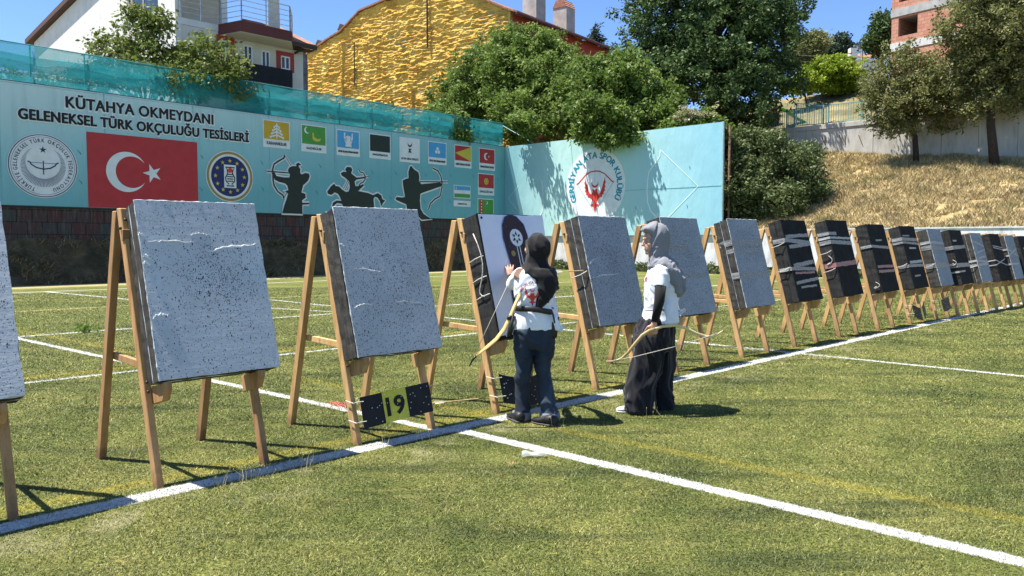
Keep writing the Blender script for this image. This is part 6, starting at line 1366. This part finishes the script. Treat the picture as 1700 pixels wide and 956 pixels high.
fr = bpy.data.objects['flowering_shrub']; V, a_ = leaf_cloud(np.array([over(1150+rg_.normal()*18, 190+rg_.normal()*6, .7+rg_.normal()*.2) for _ in range(26)]), 30, .16, .09, rg_, 0, .9)
np_mesh('flower_heads', V-np.array(fr.location), np.arange(len(V)).reshape(-1, 4), LF_FLOWER, fr, attr=a_)['kind'] = 'stuff'
# slender tree in front of the white house, behind the net
lb_ = [blob(235, 55, 33, 36, 40), blob(185, 82, 33.5, 48, 34), blob(255, 100, 33, 52, 38), blob(330, 92, 33, 46, 44), blob(375, 118, 34, 36, 36), blob(180, 125, 34, 70, 30), blob(300, 135, 33, 80, 30), blob(225, 25, 33, 22, 18), blob(265, 32, 33, 20, 22), blob(395, 138, 34, 26, 24), blob(90, 150, 34, 60, 30), blob(30, 140, 34, 50, 26)]
tree('young_walnut', 'loose leafed young walnut in front of the white house, half behind the net', 'tree', lb_, ground_at(250, 33), .13, LF_LOOSE, 640, 26, .42, .185, 25, .25, None, 12, droop=.6, rag=.35)
for i, (px, py, rx, ry_) in enumerate(((430, 200, 60, 35), (620, 205, 50, 30), (740, 215, 50, 35), (540, 195, 50, 30))):
    tree('shrub', ('leafy shrub seen through the net below the dark balcony', 'leafy shrub seen through the net under the middle of the foam wall', 'leafy shrub seen through the net beside the walnut tree', 'leafy shrub seen through the net at the left end of the foam wall')[i], 'shrub', [blob(px, py, 40+i*2, rx, ry_, 1.0)], ground_at(px, 40+i*2), .06, LF_WAL, 90, 36, .40, .20, 40+i, .4, 'shrubs behind the net', 5)
# bush on the slope
tree('large_bush', 'large dark green bush at the left foot of the dry slope beside the club banner', 'bush', [blob(1255, 270, 39.5, 62, 55, 2.0), blob(1310, 290, 39, 58, 55, 2.0), blob(1230, 320, 38, 45, 50, 1.4), blob(1285, 335, 37.5, 60, 35, 1.5), blob(1345, 320, 38.5, 30, 36, 1.2), blob(1225, 240, 40.5, 40, 30, 1.4), blob(1215, 300, 38.5, 26, 70, 1.0)],
     ground_at(1270, 39), .12, LF_BUSH, 950, 44, .42, .17, 26, .5, None, 10, rag=.3)
# olive coloured trees on the right
bo_ = over(1522, 262, -0.0); 
def tqpt(px, py, q):
    p = onplane(px, py, WR+QD*q, TN); return p
b1_ = tqpt(1522, 263, 12.0); Y_ = b1_.y; b1_.z = hill_z(b1_.x, b1_.y)
tree('street_tree', 'smaller olive green tree standing before the concrete retaining wall', 'tree', [blob(1510, 150, Y_, 80, 48, 2.2), blob(1475, 175, Y_, 48, 36, 1.6), blob(1555, 185, Y_, 55, 36, 1.8), blob(1505, 110, Y_, 58, 30, 1.6), blob(1570, 140, Y_, 44, 46, 1.6), blob(1450, 140, Y_, 26, 30, 1.0), blob(1480, 212, Y_, 36, 20, 1.0)], b1_, 0.13, LF_OLIVE, 640, 38, .36, .15, 27, .3, 'olive green trees by the retaining wall', 16, droop=.3, rag=.45, trunk_top=tuple(at(1515, 150, Y_)))
b2_ = tqpt(1648, 262, 12.0); Y_ = b2_.y-.5; b2_ = ground_at(1648, Y_)
tree('street_tree', 'large olive brown tree rising past the top right corner', 'tree', [blob(1645, 50, Y_, 80, 60, 2.4), blob(1660, 110, Y_, 75, 60, 2.4), blob(1612, 25, Y_, 48, 50, 2.0), blob(1690, 30, Y_, 70, 70, 2.2), blob(1655, -25, Y_, 80, 40, 2.2), blob(1610, 110, Y_+.5, 45, 45, 1.6), blob(1700, 120, Y_, 50, 60, 1.8), blob(1640, 165, Y_, 50, 35, 1.5)], b2_, .19, LF_OLIVE, 1150, 42, .42, .16, 28, .35, 'olive green trees by the retaining wall', 18, rag=.45, trunk_top=tuple(at(1635, 80, Y_)))
tree('dark_tree', 'dark leafy tree filling the right picture edge beside the retaining wall', 'tree', [blob(1690, 200, 42, 45, 50, 1.6), blob(1725, 150, 43, 50, 60, 2.0), blob(1715, 240, 41, 40, 32, 1.4)], ground_at(1705, 42), .16, LF_WAL, 420, 42, .42, .17, 29, .4, None, 8)
tree('conifer', 'small dark conifer tip beside the red facade', 'tree', [blob(988, 56, 78, 7, 18), blob(990, 74, 78, 16, 14), blob(992, 92, 78, 24, 14), blob(992, 112, 78, 30, 16)], ground_at(990, 78), .12, LF_NEED, 150, 46, .50, .34, 30, .1, None, 12, droop=.1, aspect=.3)
# trees far up the hill
tree('round_tree', 'rounded grey green tree far up the hill', 'tree', [blob(1350, 74, 95, 28, 24), blob(1335, 90, 95, 20, 18)], ground_at(1350, 95), .2, LF_OLIVE, 200, 40, .75, .36, 31, .5)
tree('far_conifer', 'bushy dark conifer far up the hill', 'tree', [blob(1396, 68, 97, 10, 16), blob(1398, 84, 97, 20, 16), blob(1380, 88, 97, 16, 12)], ground_at(1397, 97), .2, LF_NEED, 150, 46, .7, .34, 32, .3, droop=0)
tree('far_tree', 'dark leafy tree left of the brick building', 'tree', [blob(1465, 45, 70, 20, 24), blob(1450, 70, 70, 20, 16), blob(1475, 72, 70, 26, 20)], ground_at(1465, 70), .18, LF_DARK, 190, 42, .6, .30, 33, .4)
tree('lime_tree', 'lime yellow umbrella shaped tree above the teal railing', 'tree', [blob(1380, 112, 62, 44, 18, 2.2), blob(1380, 125, 62, 50, 20, 2.4), blob(1365, 140, 61.5, 34, 14, 1.6), blob(1400, 140, 61.5, 28, 14, 1.6)], ground_at(1377, 62), .13, LF_YEL, 300, 46, .42, .26, 34, .45, None, 8)
tree('lime_shrub', 'lime yellow shrub beside the tall dark tree', 'shrub', [blob(1338, 133, 60, 18, 14), blob(1318, 145, 60, 16, 10)], ground_at(1338, 60), .08, LF_YEL, 90, 40, .4, .24, 35, .4, None, 5)
# low hedge along the white wall
hd = empty('hedge', WC, TROT); tag(hd, 'low dark hedge along the foot of the white wall', 'hedge')
rg_ = np.random.default_rng(77); n = 560; C = np.stack([rg_.uniform(.4, TLEN+26, n), rg_.uniform(-.75, -.15, n), np.zeros(n)], -1); C[:, 2] = rg_.uniform(.05, .50, n)*(.75+.6*(vnoise(C[:, 0]*.9, C[:, 0]*0)-.4))
V, a_ = leaf_cloud(C, 30, .20, .10, rg_, 0, .5); np_mesh('foliage', V, np.arange(len(V)).reshape(-1, 4), LF_BUSH, hd, attr=a_)

# ------------------------------------------------------------ retaining wall, railings, playground on the terrace
def tz(px, py, q): p = onplane(px, py, WR+QD*q, TN); return ((p-WR).dot(TD), p.z)
T0 = tz(1301, 215, 13.5)[0]
RW = empty('retaining_wall', TQ(T0, 13.62, 0), TROT); tag(RW, 'grey concrete retaining wall with panel joints at the head of the dry slope', 'wall')
MT_RW, nt, b = mat_new('retaining_concrete'); v = coords(nt, 'Object', (1, 1, .3)); f = noise(nt, v, 1.6, 6, .65)
c = ramp(nt, f, [(.3, (.30, .285, .26)), (.5, (.45, .435, .40)), (.7, (.54, .52, .48))]); c = mixc(nt, ramp(nt, noise(nt, coords(nt, 'Object', (5, 1, .5)), 1.4, 5, .7), [(.56, (0, 0, 0)), (.75, (.5, .5, .5))]), c, (.17, .15, .13)); L(nt, c, b.inputs['Base Color']); b.inputs['Roughness'].default_value = .9
bump(nt, b, noise(nt, coords(nt, 'Object'), 5, 5), .4, .02)
zt_ = tz(1449, 198, 13.5)[1]; RL = 27.0; x = 0; i = 0
while x < RL:
    wd = 1.75; MB().box((x+.012, -.12+(.012 if i % 2 else 0), 4.0), (x+wd, .25, zt_-.28)).build('panel', MT_RW, RW, local=True, bevel=.012); x += wd; i += 1
MB().box((-.02, -.17, zt_-.275), (RL, .30, zt_)).build('coping', MT_RW, RW, local=True, bevel=.015)
MB().box((-.02, .26, 4), (.25, 7, zt_-.29)).build('return_wall', MT_RW, RW, local=True)
st_ = MB()
for px, a in ((1365, .5), (1372, -.4), (1396, .45), (1428, .35), (1405, -.3)):
    t, z = tz(px, 232, 13.4); st_.tube([(t-T0-.12, -.15, z+.28), (t-T0+a*.3, -.15, z-.28)], .02, 6)
st_.build('rebar_stubs', simple('rust', (.10, .05, .03), .9), RW, local=True)
TEAL = simple('teal_rail', (.15, .34, .34), .5, .1, 4)
def railing(name, p0, p1, z, ht, label, n=None, mat=TEAL, gap=.14):
    d = (p1-p0); ln = d.length; r = empty(name, Vector((p0.x, p0.y, z)), math.atan2(d.y, d.x)); tag(r, label, 'railing', 'teal railings on the terrace')
    m = MB(); k = int(ln/gap)
    for i in range(k+1): m.tube([(ln*i/k, 0, .10), (ln*i/k, 0, ht-.02)], .016, 5)
    m.build('bars', mat, r, local=True)
    MB().box((0, -.025, ht-.03), (ln, .025, ht+.02)).box((0, -.02, .07), (ln, .02, .11)).build('rails', mat, r, local=True)
    kk = max(1, round(ln/2.2))
    for i in range(kk+1): MB().box((ln*i/kk-.035, -.036, 0), (ln*i/kk+.035, .036, ht+.06)).build('post', mat, r, local=True)
    return r
rh = tz(1425, 168, 13.6)[1]-zt_
railing('railing', TQ(T0+.1, 13.70), TQ(T0+9.0, 13.70), zt_, rh, 'teal metal railing along the top of the concrete retaining wall')
railing('railing', TQ(T0+9.3, 13.70), TQ(T0+26, 13.70), zt_, rh, 'teal metal railing on the wall hidden behind the olive green trees')
pz = at(1250, 222, 54).z
railing('railing', at(1232, 222, 54), at(1318, 222, 51.2), pz-.05, 1.15, 'lower teal railing left of the retaining wall, under the tall dark tree')
railing('railing', at(1322, 205, 54), at(1375, 200, 55), at(1340, 205, 54).z-.1, 1.45, 'dark teal railing enclosing the playground slide')
sd = empty('slide', at(1315, 195, 57)); tag(sd, 'green and red playground slide behind the railings', 'slide')
MB().tube([at(1297, 180, 57), at(1308, 186, 57), at(1322, 196, 57), at(1336, 203, 57)], [(.35, .06)]*4, 8, flat=(0, 1, 0)).build('chute', simple('slide_green', (.10, .50, .05), .35), sd)
MB().tube([at(1257, 197, 57.5), at(1265, 190, 57.5), at(1276, 181, 57.5)], [(.4, .07)]*3, 8, flat=(0, 1, 0)).build('chute', simple('slide_red', (.50, .08, .03), .35), sd)
MB().box(tuple(at(1276, 204, 58)), tuple(at(1290, 186, 58.6))).build('tower', simple('play_maroon', (.14, .05, .04), .6), sd); MB().prism([at(1273, 187, 57.9), at(1293, 187, 57.9), at(1283, 178, 57.9)], (0, 1.2, 0)).build('tower_roof', simple('play_roof', (.42, .20, .08), .6), sd)
cn_ = empty('canopy', at(1385, 163, 66)); tag(cn_, 'dark shade canopy on posts under the lime yellow tree', 'canopy')
a_, b_, c_ = at(1345, 166, 66), at(1425, 164, 66), at(1385, 157, 66)
MB().prism([a_, b_, b_+ZV*.1, c_+ZV*.1, a_+ZV*.1], (0, 4, 0)).build('roof', simple('canopy_cloth', (.03, .03, .03), .8), cn_)
for p in (a_, b_): MB().tube([p+Vector((0, .2, -2.6)), p+Vector((0, .2, .05))], .06, 8).build('post', CONC, cn_)
# utility pole, wires
pb = at(1431, 75, 70); up_ = empty('utility_pole', Vector((pb.x, pb.y, hill_z(pb.x, pb.y)))); tag(up_, 'pale concrete utility pole left of the brick building', 'pole')
MB().tube([up_.location, pb+ZV*.4], [.14, .10], 10).build('shaft', simple('pole_concrete', (.42, .41, .39), .8), up_); MB().box((pb.x-.7, pb.y-.06, pb.z-.1), (pb.x+.7, pb.y+.06, pb.z+.02)).build('crossarm', CONC, up_)
for i, (y0, y1) in enumerate(((91, 84), (101, 94), (113, 110))):
    A, B = at(1322, y0, 60), at(1432, y1, 70); pts = [A+(B-A)*t-ZV*(.25*4*t*(1-t)) for t in np.linspace(0, 1, 12)]
    o = MB().tube(pts, .022, 5).build('overhead_wire', simple('wire', (.25, .25, .25), .6)); tag(o, ('upper', 'middle', 'lowest')[i]+' overhead wire crossing the lime yellow tree', 'wire', 'overhead wires')
fh_ = empty('hill_house', at(1426, 92, 90)); fh_.location.z = hill_z(fh_.location.x, 90); tag(fh_, 'tiny distant house with pale chimney on the hill beside the utility pole', 'house')
p = at(1428, 92, 90); MB().box((p.x-2, 90, fh_.location.z-.5), (p.x+2.6, 95, p.z-.4)).build('wall', STUC, fh_); MB().prism([(p.x-2.4, 89.7, p.z-.39), (p.x+3, 89.7, p.z-.39), (p.x+2, 92, p.z+.5), (p.x-1.4, 92, p.z+.5)], (0, 0, .12)).build('roof', TILE, fh_)
q_ = at(1419, 84, 90); MB().box((q_.x-.5, 89.9, p.z-.3), (q_.x+.3, 90.6, q_.z+.3)).build('chimney', STUC, fh_)
# thin rusty pole at the free end of the club banner
p0 = at(1209, 370, 37.5); p1 = at(1212, 208, 37.5); pl = empty('metal_pole', Vector((p0.x, p0.y, hill_z(p0.x, p0.y)))); tag(pl, 'thin rusty metal pole just right of the club banner', 'pole')
MB().tube([Vector((p0.x, p0.y, pl.location.z-.2)), p1], .055, 8).build('tube', simple('rusty_pipe', (.30, .17, .11), .7, .3, 8), pl); MB().tube([p1-ZV*2.9, p1-ZV*2.75], .075, 8).build('clamp', STEEL, pl)
# guy rope from the net to the wall corner
o = MB().tube([WC+Vector((-.1, -.3, NT_-.2)), WC+TD*2.3+TN*.1+ZV*(BT+.02)], .02, 5).build('guy_rope', mp); tag(o, 'slanting teal guy rope from the net end to the club banner top', 'rope')

# ------------------------------------------------------------ small things on the turf
arrow_obj(G(718, 676)+ZV*.035, G(806, 666)+ZV*.03, 'arrow with white fletching lying on the turf right of the number 19 sign', fl=.12, rr=.006)
arrow_obj(at(919, 452, 7.12), at(968, 449, 7.36), 'white feathered arrow stuck in the near side of the slate grey target', fl=.11, rr=.005)
bt_ = empty('plastic_bottle', G(885, 760)); tag(bt_, 'crushed clear plastic bottle lying by the white line', 'bottle')
CLR = bpy.data.materials.new('clear_plastic'); CLR.use_nodes = True; b = CLR.node_tree.nodes['Principled BSDF']; b.inputs['Base Color'].default_value = (.75, .78, .78, 1); b.inputs['Roughness'].default_value = .15; b.inputs['Alpha'].default_value = .38
p = G(885, 760); m = MB(); rr = []
for i in range(11): t = i/10; rr.append((p+Vector((-.075+.15*t, .02*math.sin(3*t), .024+.004*math.sin(9*t))), Vector((0, .030*(1 if t < .75 else 1-(t-.75)*2.4)*(1+.12*math.sin(13*t)), 0)), Vector((0, 0, .017*(1+.25*math.sin(8*t+1))*(1 if t < .75 else 1-(t-.75)*1.8)))))
m.loft(rr, 14).build('body', CLR, bt_, smooth=True); MB().tube([p+Vector((.074, .012, .022)), p+Vector((.09, .012, .022))], .011, 10).build('neck', CLR, bt_)
lf = MB(); p = G(851, 776)+ZV*.02
for i in range(5): an = R_(72*i+15); lf.add([p, p+Vector((math.cos(an-.3)*.02, math.sin(an-.3)*.02, .006)), p+Vector((math.cos(an)*.05, math.sin(an)*.05, .012)), p+Vector((math.cos(an+.3)*.02, math.sin(an+.3)*.02, .004))], [(0, 1, 2, 3)])
o = lf.build('dry_leaf', simple('dry_leaf', (.26, .14, .07), .8)); tag(o, 'curled brown dry leaf on the turf below the plastic bottle', 'leaf')
rs_ = MB(); pts = [G(548+26*i/14+7*math.sin(i*1.9), 676+5*math.cos(i*1.7))+ZV*.028 for i in range(20)]; rs_.tube(pts, .0022, 5); o = rs_.build('red_string', simple('red_string', (.55, .10, .10), .8)); tag(o, 'tangle of red string on the white line left of the number 19 sign', 'string')
for i, (px, py, lb) in enumerate(((140, 550, 'low green weed growing through the turf by the far white line at left'), (1205, 600, 'scrap of orange brown fibre on the turf between the eleventh easel legs'))[:1]):
    c = np.array([G(px+RNG.normal()*8, py+RNG.normal()*2)+ZV*.05 for _ in range(16)]); V, a_ = leaf_cloud(c, 8, .06, .08, RNG, -.4, .35); o = np_mesh('weed', V, np.arange(len(V)).reshape(-1, 4), LF_WAL, attr=a_); tag(o, lb, 'weed')
# tall dry grass stems standing along the base line
sm_ = MB()
for px, py, n in ((400, 803, 5), (435, 800, 6), (500, 775, 5), (505, 770, 4), (232, 760, 3), (365, 808, 4), (1082, 690, 4), (925, 712, 3), (640, 742, 3), (700, 735, 3)):
    for _ in range(n):
        p = G(px+random.gauss(0, 9), py+random.gauss(0, 3)); hgt = random.uniform(.04, .11); d = Vector((random.gauss(0, .03), random.gauss(0, .03), hgt)); sm_.tube([p, p+d*.5+Vector((random.gauss(0, .006), 0, 0)), p+d], [.0022, .0018, .0008], 4); sm_.ball(p+d, (.003, .003, .009), 6, 4)
o = sm_.build('dry_stems', simple('dry_stem', (.42, .36, .17), .8)); tag(o, kind='stuff')
